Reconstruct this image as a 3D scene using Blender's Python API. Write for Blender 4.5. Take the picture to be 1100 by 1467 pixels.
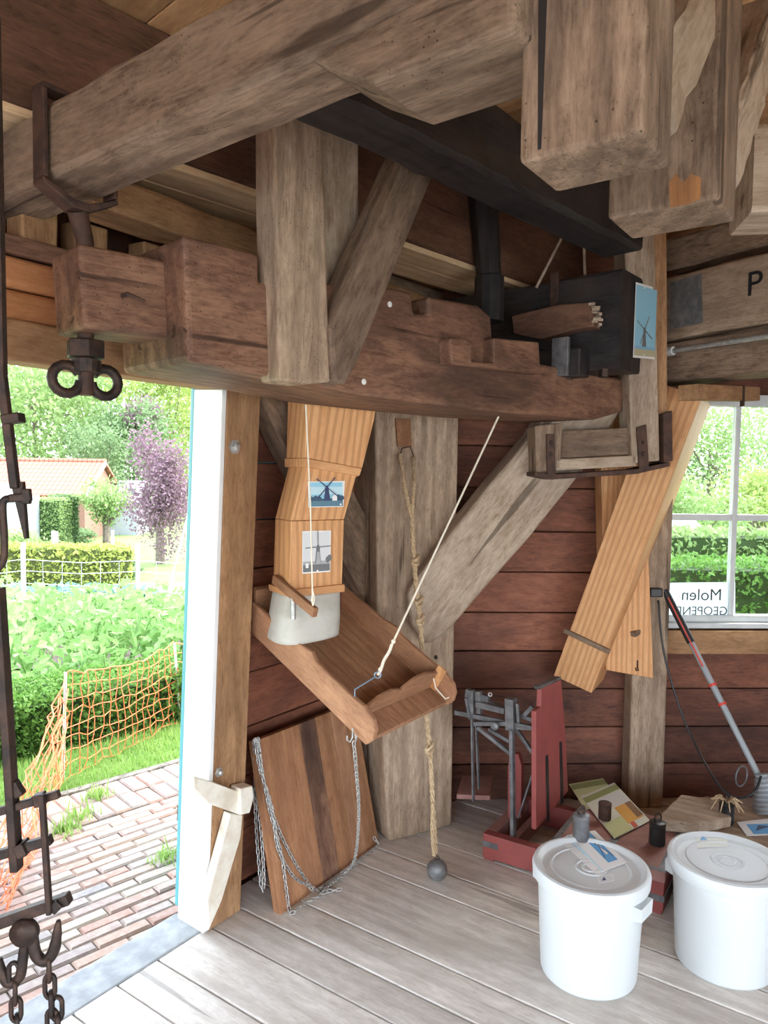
import bpy, math, random
from mathutils import Vector, Matrix
for o in list(bpy.data.objects): bpy.data.objects.remove(o)
SC = bpy.context.scene
COL = SC.collection
rnd = random.Random(7)

# ------------------------------------------------------------------ camera
FPX, IW, IH, EYE = 1060.0, 1100.0, 1467.0, 1.65
PITCH, ROLL = math.radians(3.0), math.radians(0.8)
cF = Vector((0, math.cos(PITCH), -math.sin(PITCH)))
cU0 = Vector((0, math.sin(PITCH), math.cos(PITCH)))
cR0 = Vector((1, 0, 0))
cR = cR0*math.cos(ROLL) + cU0*math.sin(ROLL)
cU = -cR0*math.sin(ROLL) + cU0*math.cos(ROLL)
CAM = Vector((0, 0, EYE))
cam_data = bpy.data.cameras.new('camera')
cam_data.sensor_fit = 'HORIZONTAL'; cam_data.sensor_width = 36.0
cam_data.lens = FPX/IW*36.0
cam_data.clip_start = 0.05; cam_data.clip_end = 300
cam = bpy.data.objects.new('camera', cam_data); COL.objects.link(cam)
mw = Matrix((cR, cU, -cF)).transposed().to_4x4(); mw.translation = CAM
cam.matrix_world = mw
SC.camera = cam

# ------------------------------------------------------------------ light
world = bpy.data.worlds.new('world'); SC.world = world; world.use_nodes = True
nt = world.node_tree; nt.nodes.clear()
wo = nt.nodes.new('ShaderNodeOutputWorld'); bgn = nt.nodes.new('ShaderNodeBackground')
sky = nt.nodes.new('ShaderNodeTexSky'); sky.sky_type = 'NISHITA'
sky.sun_disc = False; sky.sun_elevation = math.radians(48); sky.sun_rotation = math.radians(60)
sky.air_density = 1.0; sky.dust_density = 3.0; sky.ozone_density = 1.0
wmix = nt.nodes.new('ShaderNodeMixRGB'); wmix.inputs[0].default_value = 0.55
wmix.inputs[2].default_value = (5.4, 5.7, 6.0, 1)        # thin bright cloud over the blue
nt.links.new(sky.outputs[0], wmix.inputs[1]); nt.links.new(wmix.outputs[0], bgn.inputs[0])
bgn.inputs[1].default_value = 0.45
nt.links.new(bgn.outputs[0], wo.inputs[0])
sun_d = bpy.data.lights.new('sun', 'SUN'); sun_d.energy = 0.5; sun_d.angle = math.radians(14); sun_d.color = (1, .95, .86)
sun = bpy.data.objects.new('sun', sun_d); COL.objects.link(sun)
sa, se = math.radians(60), math.radians(54)
sdir = Vector((math.sin(sa)*math.cos(se), math.cos(sa)*math.cos(se), math.sin(se)))
sun.rotation_euler = sdir.to_track_quat('Z', 'Y').to_euler(); sun.location = (6, 4, 12)
SC.view_settings.view_transform = 'Standard'; SC.view_settings.look = 'None'
SC.view_settings.gamma = 1.0; SC.view_settings.use_curve_mapping = False
SC.view_settings.exposure = 1.93
SC.cycles.max_bounces = 10; SC.cycles.diffuse_bounces = 6

# ------------------------------------------------------------------ pixel to place
def ray(px, py): return cR*((px-550)/FPX) - cU*((py-733.5)/FPX) + cF
def P(px, py, Y):                       # at forward distance Y
    r = ray(px, py); return CAM + r*(Y/r.y)
def G(px, py, z=0.0):                   # on the level plane z
    r = ray(px, py); return CAM + r*((z-EYE)/r.z)
def azd(a): a = math.radians(a); return Vector((math.sin(a), math.cos(a), 0))
UP = Vector((0, 0, 1))
class PL:                               # an upright plane: origin, level direction, up direction
    def __init__(s, o, az, v=UP):
        s.o = Vector(o); s.az = az; s.u = azd(az); s.v = Vector(v).normalized(); s.n = s.u.cross(s.v).normalized()
    def at(s, px, py):
        r = ray(px, py); return CAM + r*((s.o-CAM).dot(s.n)/r.dot(s.n))
    def off(s, d): return PL(s.o + s.n*d, s.az, s.v)
    def poly(s, pts): return [s.at(*p) for p in pts]

# ------------------------------------------------------------------ building blocks
WM = {}                                 # world matrix of every object made here
def link(o, M, parent=None):
    COL.objects.link(o); WM[o.name] = M.copy()
    if parent is not None:
        o.parent = parent; o.matrix_basis = WM[parent.name].inverted() @ M
    else: o.matrix_basis = M
    return o
def tag(o, label=None, cat=None, group=None, kind=None):
    if label: o['label'] = label
    if cat: o['category'] = cat
    if group: o['group'] = group
    if kind: o['kind'] = kind
    return o
def thing(name, label, cat, loc, group=None):
    o = bpy.data.objects.new(name, None); o.empty_display_size = .05
    link(o, Matrix.Translation(Vector(loc))); return tag(o, label, cat, group)
def frame(origin, grain):
    x = Vector(grain).normalized(); ref = UP if abs(x.z) < .9 else Vector((0, -1, 0))
    y = ref.cross(x).normalized(); z = x.cross(y)
    M = Matrix((x, y, z)).transposed().to_4x4(); M.translation = origin; return M
def inst(name, mesh, M, parent=None):
    return link(bpy.data.objects.new(name, mesh), M, parent)
class MB:
    def __init__(s): s.v = []; s.f = []; s.m = []; s.mi = 0
    def add(s, vs, fs):
        b = len(s.v); s.v += [Vector(p) for p in vs]
        for f in fs: s.f.append([b+i for i in f]); s.m.append(s.mi)
        return s
    def prism(s, pts, vec):
        pts = [Vector(p) for p in pts]; vec = Vector(vec); n = len(pts)
        nn = Vector((0, 0, 0))
        for i in range(n): nn += (pts[i]-pts[0]).cross(pts[(i+1) % n]-pts[0])
        if nn.dot(vec) > 0: pts.reverse()
        s.add(pts + [p+vec for p in pts], [list(range(n)), list(range(2*n-1, n-1, -1))] +
              [[i, i+n, (i+1) % n+n, (i+1) % n] for i in range(n)])
        return s
    def box(s, c, a, b, d):             # centre and three half-vectors
        c, a, b, d = map(Vector, (c, a, b, d))
        if a.cross(b).dot(d) < 0: d = -d
        vs = [c+a*i+b*j+d*k for k in (-1, 1) for j in (-1, 1) for i in (-1, 1)]
        return s.add(vs, [[0, 2, 3, 1], [4, 5, 7, 6], [0, 1, 5, 4], [2, 6, 7, 3], [0, 4, 6, 2], [1, 3, 7, 5]])
    def bar(s, p0, p1, w, h, up=UP):    # rectangular bar from p0 to p1
        p0, p1 = Vector(p0), Vector(p1); d = p1-p0; x = d.normalized()
        y = Vector(up).cross(x)
        if y.length < 1e-4: y = Vector((1, 0, 0)).cross(x)
        y.normalize(); z = x.cross(y)
        return s.box((p0+p1)/2, d/2, y*w/2, z*h/2)
    def timber(s, p0, p1, w, h, up=UP, c=.012, n=10, j=.003, seed=1, bow=0):   # hewn beam with worn edges
        R = random.Random(seed); p0, p1 = Vector(p0), Vector(p1); d = p1-p0; x = d.normalized()
        y = Vector(up).cross(x)
        if y.length < 1e-4: y = Vector((1, 0, 0)).cross(x)
        y.normalize(); z = x.cross(y); a, b = w/2, h/2
        sec = [(a, b-c), (a-c, b), (-a+c, b), (-a, b-c), (-a, -b+c), (-a+c, -b), (a-c, -b), (a, -b+c)]
        vs = []
        for k in range(n+1):
            t = k/n; jj = j
            for (u, q) in sec:
                vs.append(p0+d*t + y*(u+R.uniform(-jj, jj)) + z*(q+R.uniform(-jj, jj)+bow*math.sin(math.pi*t)))
        fs = []
        for k in range(n):
            for i in range(8):
                i2 = (i+1) % 8; fs.append([k*8+i, k*8+i2, k*8+8+i2, k*8+8+i])
        fs += [list(range(7, -1, -1)), [n*8+i for i in range(8)]]
        return s.add(vs, fs)
    def tube(s, path, r, n=8, closed=False, cap=True):
        path = [Vector(p) for p in path]; m = len(path)
        rs = r if isinstance(r, (list, tuple)) else [r]*m
        vs = []; prev = None
        for i, p in enumerate(path):
            if closed: t = path[(i+1) % m]-path[i-1]
            else: t = path[min(i+1, m-1)]-path[max(i-1, 0)]
            t.normalize()
            if prev is None:
                a = UP if abs(t.z) < .9 else Vector((1, 0, 0)); y = a.cross(t).normalized()
            else: y = (prev - t*prev.dot(t)).normalized()
            prev = y; z = t.cross(y)
            for k in range(n):
                q = 2*math.pi*k/n; vs.append(p+(y*math.cos(q)+z*math.sin(q))*rs[i])
        fs = []
        for i in range(m if closed else m-1):
            i2 = (i+1) % m
            for k in range(n):
                k2 = (k+1) % n; fs.append([i*n+k, i*n+k2, i2*n+k2, i2*n+k])
        if cap and not closed: fs += [list(range(n-1, -1, -1)), [(m-1)*n+k for k in range(n)]]
        return s.add(vs, fs)
    def lathe(s, prof, c, axis=UP, n=32):   # prof: (radius, height) from bottom to top, closed by caps
        c = Vector(c); ax = Vector(axis).normalized()
        a = Vector((1, 0, 0)) if abs(ax.x) < .9 else Vector((0, 1, 0)); y = ax.cross(a).normalized(); x = y.cross(ax)
        vs = []; m = len(prof)
        for (r, h) in prof:
            for k in range(n):
                q = 2*math.pi*k/n; vs.append(c+ax*h+(x*math.cos(q)+y*math.sin(q))*r)
        fs = []
        for i in range(m-1):
            for k in range(n):
                k2 = (k+1) % n; fs.append([i*n+k, i*n+k2, (i+1)*n+k2, (i+1)*n+k])
        fs += [list(range(n-1, -1, -1)), [(m-1)*n+k for k in range(n)]]
        return s.add(vs, fs)
    def ball(s, c, r, n=12, sq=(1, 1, 1)):
        prof = [(math.sin(math.pi*i/n), -math.cos(math.pi*i/n)) for i in range(n+1)]
        prof[0] = (.02, -1); prof[-1] = (.02, 1)
        b = len(s.v); s.lathe([(p*r, h*r) for p, h in prof], (0, 0, 0), n=n*2)
        for i in range(b, len(s.v)):
            v = s.v[i]; s.v[i] = Vector(c)+Vector((v.x*sq[0], v.y*sq[1], v.z*sq[2]))
        return s
    def rough(s, a, seed=1):
        R = random.Random(seed)
        for i in range(len(s.v)): s.v[i] = s.v[i]+Vector((R.uniform(-a, a), R.uniform(-a, a), R.uniform(-a, a)))
        return s
    def mesh(s, name, mat, M):
        me = bpy.data.meshes.new(name); I = M.inverted()
        me.from_pydata([tuple(I @ v) for v in s.v], [], s.f)
        for m in (mat if isinstance(mat, (list, tuple)) else [mat]): me.materials.append(m)
        if any(s.m): me.polygons.foreach_set('material_index', s.m)
        me.update(); return me
    def build(s, name, mat, parent=None, grain=(1, 0, 0), origin=None, bevel=0, seg=2, smooth=False):
        if origin is None:
            lo = Vector([min(v[i] for v in s.v) for i in range(3)]); hi = Vector([max(v[i] for v in s.v) for i in range(3)])
            origin = Vector(((lo.x+hi.x)/2, (lo.y+hi.y)/2, lo.z))
        M = frame(origin, grain); me = s.mesh(name, mat, M)
        o = link(bpy.data.objects.new(name, me), M, parent)
        if bevel:
            b = o.modifiers.new('bevel', 'BEVEL'); b.width = bevel; b.segments = seg; b.limit_method = 'ANGLE'; b.angle_limit = math.radians(35)
        if smooth:
            for p in me.polygons: p.use_smooth = True
            if smooth != 'all': me.set_sharp_from_angle(angle=math.radians(40))
        return o

# ------------------------------------------------------------------ materials
def newmat(name):
    m = bpy.data.materials.new(name); m.use_nodes = True; nt = m.node_tree
    return m, nt, nt.nodes['Principled BSDF']
def N(nt, t, **kw):
    n = nt.nodes.new(t)
    for k, v in kw.items():
        if k.startswith('i_'):
            key = k[2:]; n.inputs[int(key) if key.isdigit() else key].default_value = v
        else: setattr(n, k, v)
    return n
def ramp(nt, fac, stops):
    r = nt.nodes.new('ShaderNodeValToRGB'); e = r.color_ramp.elements
    while len(e) < len(stops): e.new(.5)
    for i, (p, c) in enumerate(stops):
        e[i].position = p; e[i].color = (*c, 1) if len(c) == 3 else c
    nt.links.new(fac, r.inputs[0]); return r.outputs[0]
def mixc(nt, fac, a, b, mode='MIX'):
    m = nt.nodes.new('ShaderNodeMixRGB'); m.blend_type = mode
    for i, x in ((0, fac), (1, a), (2, b)):
        if hasattr(x, 'is_linked') or hasattr(x, 'links'): nt.links.new(x, m.inputs[i])
        else: m.inputs[i].default_value = x if i == 0 else (*x, 1)
    return m.outputs[0]
def coords(nt, scale=(1, 1, 1), rand=True):
    tc = nt.nodes.new('ShaderNodeTexCoord'); mp = nt.nodes.new('ShaderNodeMapping')
    mp.inputs['Scale'].default_value = scale
    if rand:
        oi = nt.nodes.new('ShaderNodeObjectInfo'); mu = N(nt, 'ShaderNodeMath', operation='MULTIPLY', i_1=43.0)
        nt.links.new(oi.outputs['Random'], mu.inputs[0]); ad = N(nt, 'ShaderNodeVectorMath', operation='ADD')
        nt.links.new(tc.outputs['Object'], ad.inputs[0]); nt.links.new(mu.outputs[0], ad.inputs[1])
        nt.links.new(ad.outputs[0], mp.inputs[0])
    else: nt.links.new(tc.outputs['Object'], mp.inputs[0])
    return mp.outputs[0]
def noise(nt, vec, scale=1, detail=5, rough=.6, dist=0):
    n = N(nt, 'ShaderNodeTexNoise', i_Scale=scale, i_Detail=detail, i_Roughness=rough, i_Distortion=dist)
    nt.links.new(vec, n.inputs['Vector']); return n.outputs[0]
def g3(c, k): return tuple(max(0, min(1, x*k)) for x in c)
def wood(name, light, dark, stain=None, amt=.4, grain=26, rough=.75, holes=0, cracks=.5, bump=.25, var=.3, spec=.3, rings=.35):
    m, nt, b = newmat(name); L = nt.links
    fine = noise(nt, coords(nt, (4.5, grain, grain)), 1.5, 9, .75, .8)
    fin2 = noise(nt, coords(nt, (22, 170, 170)), 1.0, 4, .6, .2)
    mott = noise(nt, coords(nt, (6, 11, 11)), 1.6, 8, .75, .5)
    mx = mixc(nt, .38, fine, fin2); mx = mixc(nt, .36, mx, mott)
    col = ramp(nt, mx, [(.40, dark), (.485, tuple((a*.55+b*.45) for a, b in zip(light, dark))), (.57, light)])
    if rings:
        w = N(nt, 'ShaderNodeTexWave', wave_type='BANDS', bands_direction='Y', i_Scale=grain*.22, i_Distortion=7.0, i_Detail=2.0)
        w.inputs['Detail Scale'].default_value = .6
        L.new(coords(nt, (.13, 1, .45)), w.inputs['Vector'])
        col = mixc(nt, ramp(nt, w.outputs[0], [(.45, (0, 0, 0)), (.85, (rings,)*3)]), col, g3(dark, .85))
    if stain:
        s = noise(nt, coords(nt, (1.2, 4, 4)), 1.4, 5, .6, .6)
        col = mixc(nt, ramp(nt, s, [(.46, (0, 0, 0)), (.66, (amt,)*3)]), col, stain)
    hgt = mx
    if cracks:
        c = noise(nt, coords(nt, (.8, 17, 17)), 1.1, 3, .5, .3)
        cr = ramp(nt, c, [(.30, (cracks,)*3), (.335, (0, 0, 0))])
        col = mixc(nt, cr, col, g3(dark, .25))
    if holes:
        v = N(nt, 'ShaderNodeTexVoronoi', i_Scale=75.0); L.new(coords(nt), v.inputs['Vector'])
        ms = noise(nt, coords(nt), 5, 2)
        h = mixc(nt, 1.0, ramp(nt, v.outputs['Distance'], [(.10, (1, 1, 1)), (.16, (0, 0, 0))]), ramp(nt, ms, [(.5, (0, 0, 0)), (.58, (holes,)*3)]), 'MULTIPLY')
        col = mixc(nt, h, col, (.02, .012, .008))
    oi = nt.nodes.new('ShaderNodeObjectInfo'); mr = N(nt, 'ShaderNodeMapRange'); mr.inputs[3].default_value = 1-var; mr.inputs[4].default_value = 1+var*.7
    L.new(oi.outputs['Random'], mr.inputs[0])
    hs = N(nt, 'ShaderNodeHueSaturation'); L.new(mr.outputs[0], hs.inputs['Value']); L.new(col, hs.inputs['Color'])
    L.new(hs.outputs[0], b.inputs['Base Color'])
    b.inputs['Roughness'].default_value = rough; b.inputs['Specular IOR Level'].default_value = spec
    bp = N(nt, 'ShaderNodeBump', i_Strength=bump, i_Distance=.006); L.new(hgt, bp.inputs['Height']); L.new(bp.outputs[0], b.inputs['Normal'])
    return m
def plain(name, col, rough=.6, metal=0, col2=None, scale=20, bump=0, spec=.5, thr=(.4, .65), detail=5):
    m, nt, b = newmat(name); b.inputs['Roughness'].default_value = rough; b.inputs['Metallic'].default_value = metal
    b.inputs['Specular IOR Level'].default_value = spec
    if col2 is None: b.inputs['Base Color'].default_value = (*col, 1)
    else:
        n = noise(nt, coords(nt), scale, detail)
        nt.links.new(ramp(nt, n, [(thr[0], col), (thr[1], col2)]), b.inputs['Base Color'])
        if bump:
            bp = N(nt, 'ShaderNodeBump', i_Strength=bump, i_Distance=.01); nt.links.new(n, bp.inputs['Height']); nt.links.new(bp.outputs[0], b.inputs['Normal'])
    return m
def leafmat(name, a, b_, c, scale=1.2, trans=.35):
    m, nt, b = newmat(name)
    n = noise(nt, coords(nt), scale, 4, .7)
    n2 = noise(nt, coords(nt), scale*14, 2, .7)
    col = mixc(nt, ramp(nt, n2, [(.4, (0, 0, 0)), (.62, (.7,)*3)]), ramp(nt, n, [(.35, a), (.6, b_)]), c)
    nt.links.new(col, b.inputs['Base Color']); b.inputs['Roughness'].default_value = .6; b.inputs['Specular IOR Level'].default_value = .25
    tr = nt.nodes.new('ShaderNodeBsdfTranslucent'); mx = nt.nodes.new('ShaderNodeMixShader'); mx.inputs[0].default_value = trans
    nt.links.new(col, tr.inputs[0]); nt.links.new(b.outputs[0], mx.inputs[1]); nt.links.new(tr.outputs[0], mx.inputs[2])
    nt.links.new(mx.outputs[0], nt.nodes['Material Output'].inputs[0])
    return m
M_lever = wood('old_brown_oak', (.30, .165, .105), (.105, .048, .03), (.04, .024, .022), .7, holes=.9, cracks=.8, rough=.6, var=.08)
M_grey = wood('weathered_grey_oak', (.36, .255, .18), (.125, .08, .052), (.07, .05, .04), .6, holes=.8, cracks=.7, var=.12)
M_postw = wood('grey_brown_post', (.52, .39, .28), (.24, .165, .11), (.13, .09, .065), .45, holes=.7, cracks=.8, var=.08)
M_pale = wood('pale_worn_oak', (.55, .45, .35), (.30, .21, .14), (.16, .11, .08), .35, holes=.6, cracks=.7, var=.1)
M_oak = wood('amber_oak', (.46, .27, .14), (.24, .12, .055), (.13, .075, .04), .4, holes=.4, cracks=.5, var=.12)
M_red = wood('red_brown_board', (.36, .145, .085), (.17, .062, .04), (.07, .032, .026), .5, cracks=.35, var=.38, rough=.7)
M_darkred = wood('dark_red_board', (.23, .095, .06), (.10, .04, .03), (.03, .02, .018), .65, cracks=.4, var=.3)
M_pine = wood('new_pine', (.74, .42, .20), (.60, .29, .12), None, cracks=0, grain=58, var=.05, bump=.06, rough=.5, rings=.75)
M_pineboard = wood('orange_pine_board', (.62, .30, .13), (.42, .17, .07), (.30, .13, .06), .3, cracks=.2, var=.18)
M_ceil = wood('ceiling_board', (.66, .40, .20), (.46, .24, .11), (.25, .14, .08), .35, cracks=.3, var=.2)
M_lit_under = wood('pale_lit_underside', (.86, .66, .42), (.66, .44, .25), (.5, .33, .2), .3, cracks=.3, var=.08)  # light wood made paler still, floor bounce put into the colour
M_joist = wood('brown_joist', (.20, .10, .06), (.085, .042, .026), (.035, .022, .018), .5, cracks=.8, var=.08)
M_black = wood('black_tarred_wood', (.035, .032, .034), (.012, .011, .012), (.07, .05, .04), .5, cracks=.5, var=.1, rough=.5)
M_floor = wood('bleached_floor_plank', (.80, .765, .71), (.56, .51, .45), (.38, .33, .28), .5, cracks=.5, grain=20, var=.12, rough=.6, rings=.3)
M_trough = wood('trough_board', (.50, .27, .15), (.29, .135, .07), (.20, .10, .06), .4, cracks=.2, var=.1)
M_panel = wood('panel_plank', (.42, .215, .11), (.26, .115, .055), (.15, .07, .04), .4, cracks=.2, var=.25)
M_iron = plain('dark_iron', (.035, .028, .026), .55, .6, (.085, .05, .038), 30, .3)
M_rust = plain('rusty_iron', (.10, .052, .035), .7, .3, (.05, .03, .025), 25, .4)
M_galv = plain('galvanised_chain', (.42, .42, .41), .42, .6, (.6, .6, .58), 60)
M_steel = plain('grey_painted_iron', (.13, .13, .135), .5, .5, (.24, .24, .25), 18, .2)
M_lead = plain('lead_weight', (.17, .175, .18), .55, .5, (.27, .27, .27), 25, .3)
M_white = plain('white_plastic', (.66, .70, .71), .38)
M_wpaint = plain('white_gloss_paint', (.88, .90, .90), .35, 0, (.82, .84, .84), 8)
M_winpaint = plain('window_paint', (.66, .70, .71), .45, 0, (.58, .62, .63), 10)
M_teal = plain('teal_door_paint', (.10, .33, .36), .4)
M_redp = plain('red_paint_worn', (.30, .07, .062), .5, 0, (.22, .055, .05), 9, .1, thr=(.45, .75))
M_redtop = plain('red_paint_faded', (.36, .19, .165), .65, 0, (.27, .13, .11), 11, .15)
M_rope = plain('hemp_rope', (.60, .45, .28), .9, 0, (.42, .29, .17), 90, .5)
M_cord = plain('pale_cord', (.78, .72, .60), .85)
M_canvas = plain('grey_canvas', (.56, .55, .50), .9, 0, (.44, .43, .38), 9, .15)
M_wire = plain('blue_grey_wire', (.28, .40, .52), .4, .6)
M_blackpl = plain('black_plastic', (.018, .018, .02), .4)
M_greypl = plain('grey_plastic', (.30, .33, .35), .45)
M_redpl = plain('red_plastic', (.65, .06, .04), .4)
M_paper = plain('white_paper', (.86, .87, .86), .6)
M_pale_bar = plain('whitewashed_wood', (.82, .78, .68), .55, 0, (.68, .60, .48), 14, .1)
# ================================================================== THE ROOM
AZ_D, AZ_B = 35.0, 87.0
nD = azd(AZ_D).cross(UP)
DP = PL(G(298, 1335), AZ_D, UP + nD*math.tan(math.radians(2.7)))     # inner face of the door wall posts
BW = PL(G(670, 1147), AZ_B)                                          # inner face of the back wall boards
ZC, ZJ = 2.83, 2.50
def dp(t, z, off=0.0): return DP.o + DP.u*t + DP.v*(z/DP.v.z) + DP.n*off
def dt(px, py): return (DP.at(px, py)-DP.o).dot(DP.u)
def bw(t, z, off=0.0): return BW.o + BW.u*t + UP*z + BW.n*off
def bt(px, py): return (BW.at(px, py)-BW.o).dot(BW.u)
def dbox(t0, t1, z0, z1, o0, o1):
    m = MB(); m.prism([dp(t0, z0, o0), dp(t1, z0, o0), dp(t1, z1, o0), dp(t0, z1, o0)], DP.n*(o1-o0)); return m
def bbox(t0, t1, z0, z1, o0, o1):
    m = MB(); m.prism([bw(t0, z0, o0), bw(t1, z0, o0), bw(t1, z1, o0), bw(t0, z1, o0)], BW.n*(o1-o0)); return m
# where the board planes of the two walls meet
def corner_t():
    o = DP.o + DP.n*(-.13); n = BW.n
    return (BW.o-o).dot(n)/DP.u.dot(n)
TC = corner_t()
T_POST = dt(345, 1301)
# ---- floor: planks run inward from the door wall
M_under = plain('dark_subfloor', (.05, .045, .04), .9)
sub = MB(); nn = Vector((nD.x, nD.y, 0))
def fl(t, s): return DP.o + DP.u*t + nn*s
rear_t, s_in = -4.4, 4.6
def yback(p): # s needed so that the point is in front of the back wall
    return 0
sub.prism([fl(-4.4, -.12), fl(TC, -.12), fl(TC, .02)+Vector((3.4, .05, 0)), fl(-4.4, s_in)+Vector((1.0, 0, 0)), fl(-4.4, s_in)], (0, 0, -.03))
for i in range(len(sub.v)): sub.v[i].z -= .045
floor = sub.build('floor', M_under); tag(floor, kind='structure')
seams = [dt(*p) for p in ((110, 1438), (174, 1398), (232, 1361))]
edges = sorted(seams + [dt(301, 1337)+.015])
w = .20; R = random.Random(3)
e = edges[0]
while e > -4.3: e -= R.uniform(.18, .24); edges.insert(0, e)
def t_of(px, py): g = G(px, py); return (g-DP.o).dot(DP.u)
edges += [t_of(400, 1328), t_of(444, 1297), t_of(520, 1239), t_of(560, 1222), t_of(607, 1201)]
edges = sorted(set(round(x, 3) for x in edges)); e = edges[-1]
while e < 3.6: e += R.uniform(.17, .23); edges.append(e)
ee = [edges[0]]
for x in edges[1:]:
    if x-ee[-1] > .09: ee.append(x)
edges = ee
for a, b in zip(edges[:-1], edges[1:]):
    mid = (a+b)/2; g = .0035
    s0 = -.02 if mid < T_POST else -.125
    yb = lambda s: (fl(a, s)-BW.o).dot(BW.n)
    while yb(s0) < -.01: s0 += .01
    if s0 > 4.5: continue
    cuts = [s0]
    if R.random() < .45 and s0 < 1: cuts.append(s0+R.uniform(1.6, 3.0))
    cuts.append(4.6)
    for c0, c1 in zip(cuts[:-1], cuts[1:]):
        m = MB(); dz = R.uniform(-.003, .003)
        q = [fl(a+g, c0), fl(b-g, c0), fl(b-g, c1-.004), fl(a+g, c1-.004)]
        m.prism([p+UP*dz for p in q], (0, 0, -.04))
        m.build('plank', M_floor, floor, grain=nn, bevel=.004)
# ---- threshold sill at the doorway
m = dbox(-1.2, 0.0, -.04, .004, -.02, -.17); M_sill = plain('worn_sill', (.26, .28, .29), .8, 0, (.38, .40, .41), 12, .2)
o = m.build('trim_1', M_sill, grain=DP.u, bevel=.006)
tag(o, 'flat worn timber door sill between floor planks and brick path', kind='structure')
# ---- door wall
wl = dbox(-4.4, -1.25, -.1, 2.6, -.165, -.175); wl.prism([dp(.02, -.1, -.165), dp(TC, -.1, -.165), dp(TC, 2.75, -.165), dp(.02, 2.75, -.165)], DP.n*-.01)
wl.prism([dp(-1.25, 1.95, -.165), dp(.02, 1.95, -.165), dp(.02, 2.75, -.165), dp(-1.25, 2.75, -.165)], DP.n*-.01)
wall_left = wl.build('wall_left', M_darkred); tag(wall_left, kind='structure')
R = random.Random(11)
z = 0.0; ztop = 2.62
while z < ztop:
    h = R.choice((.19, .2, .21, .22)); z1 = min(z+h-.005, ztop)
    dbox(.02, TC, z, z1, -.13-R.uniform(0, .006), -.16).build('board', M_red, wall_left, grain=DP.u, bevel=.004)
    if z1-z > .05: dbox(-4.4, -1.25, z, z1, -.13, -.16).build('board', M_red, wall_left, grain=DP.u, bevel=.004)
    z += h
z = 2.03
for h in (.085, .085):
    dbox(-1.6, .9, z, z+h-.004, -.035, -.125).build('board', M_pineboard, wall_left, grain=DP.u, bevel=.018, seg=3); z += h
dbox(-1.6, .9, z, z+.045, -.02, -.125).build('rail_board', M_lever, wall_left, grain=DP.u, bevel=.004)
for (px, w_) in ((40, .0), (118, 0), (215, 0)):
    t_ = dt(px, 370); dbox(t_, t_+.10, 2.245, 2.335, -.03, -.11).build('stub', M_oak, wall_left, grain=UP, bevel=.006)
# door frame, sill side post, lintel
m = dbox(0.0, T_POST, .0, 2.62, 0, -.13)
door_post = m.build('door_post', M_oak, grain=UP, bevel=.006)
tag(door_post, 'brown oak door post with bolts beside the white jamb', 'post')
for (px, py, r) in ((336, 640, .018), (313, 1106, .012)):
    p = DP.at(px, py); b = MB(); b.lathe([(r*1.5, 0), (r*1.5, .003), (r*.95, .004), (r*.95, .014), (r*.5, .018)], p, DP.n, 6)
    b.build('bolt', M_galv, door_post)
m = dbox(-1.3, T_POST, 1.925, 2.03, .0, -.13); lint = m.build('door_lintel', M_oak, grain=DP.u, bevel=.006)
tag(lint, 'long brown timber lintel over the open doorway', 'beam')
j = dbox(-.022, -.001, .004, 1.924, .0, -.14); jamb = j.build('trim_2', M_wpaint, grain=UP, bevel=.003)
tag(jamb, 'tall white painted jamb board of the doorway', kind='structure')
m = dbox(-1.3, -1.2, 0, 1.924, 0, -.13); o = m.build('trim_3', M_wpaint, grain=UP, bevel=.004); tag(o, kind='structure')
dl = dbox(-.004, .95, .03, 1.93, -.16, -.18); door = dl.build('door_1', M_teal, grain=UP, bevel=.004)
tag(door, 'teal painted outer door folded back against the wall', kind='structure')
for k in range(3):
    dbox(.0, .85, .35+k*.6, .41+k*.6, -.18, -.186).build('hinge_strap', M_iron, door, grain=DP.u)
# ---- back wall
TB = -.7
bl = bbox(TB, bt(946, 740)-.03, -.1, ZC, -.05, -.06)
TW0 = bt(944, 740); TW1 = TW0 + .80; ZW0, ZW1 = .915, 2.07
TR = TW1+.62
bl.prism([bw(TW0, -.1, -.05), bw(TR, -.1, -.05), bw(TR, ZW0, -.05), bw(TW0, ZW0, -.05)], BW.n*-.01)
bl.prism([bw(TW0, ZW1, -.05), bw(TR, ZW1, -.05), bw(TR, ZC, -.05), bw(TW0, ZC, -.05)], BW.n*-.01)
bl.prism([bw(TW1, ZW0, -.05), bw(TR, ZW0, -.05), bw(TR, ZW1, -.05), bw(TW1, ZW1, -.05)], BW.n*-.01)
wall_back = bl.build('wall_back', M_darkred); tag(wall_back, kind='structure')
R = random.Random(5)
rows = [BW.at(800, y).z for y in (1150, 1095, 1042, 987, 933, 878, 820, 762, 700, 640, 580)]
rows[0] = 0.0
while rows[-1] < 2.8: rows.append(rows[-1]+.205)
for a, b in zip(rows[:-1], rows[1:]):
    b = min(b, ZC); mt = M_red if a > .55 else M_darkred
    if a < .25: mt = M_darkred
    if a < ZW0+.02 or a > ZW1-.1:
        segs = [(TB, TW0-.07), (TW0-.065, TR)] if not (a < ZW0 < b) else [(TB, TW0-.03)]
        if a > ZW1-.1 and a < ZW1: segs = [(TB, TW0-.03)]
    else: segs = [(TB, TW0-.03), (TW1+.03, TR)]
    for (t0, t1) in segs:
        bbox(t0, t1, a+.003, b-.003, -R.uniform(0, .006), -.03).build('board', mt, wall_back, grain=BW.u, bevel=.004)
m = bbox(bt(890, 1100), bt(939, 1100), 0, 2.4, .10, -.0); o = m.build('wall_stud', M_postw, grain=UP, bevel=.008)
tag(o, 'grey brown wall stud between the rear spout and window', 'post')
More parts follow.
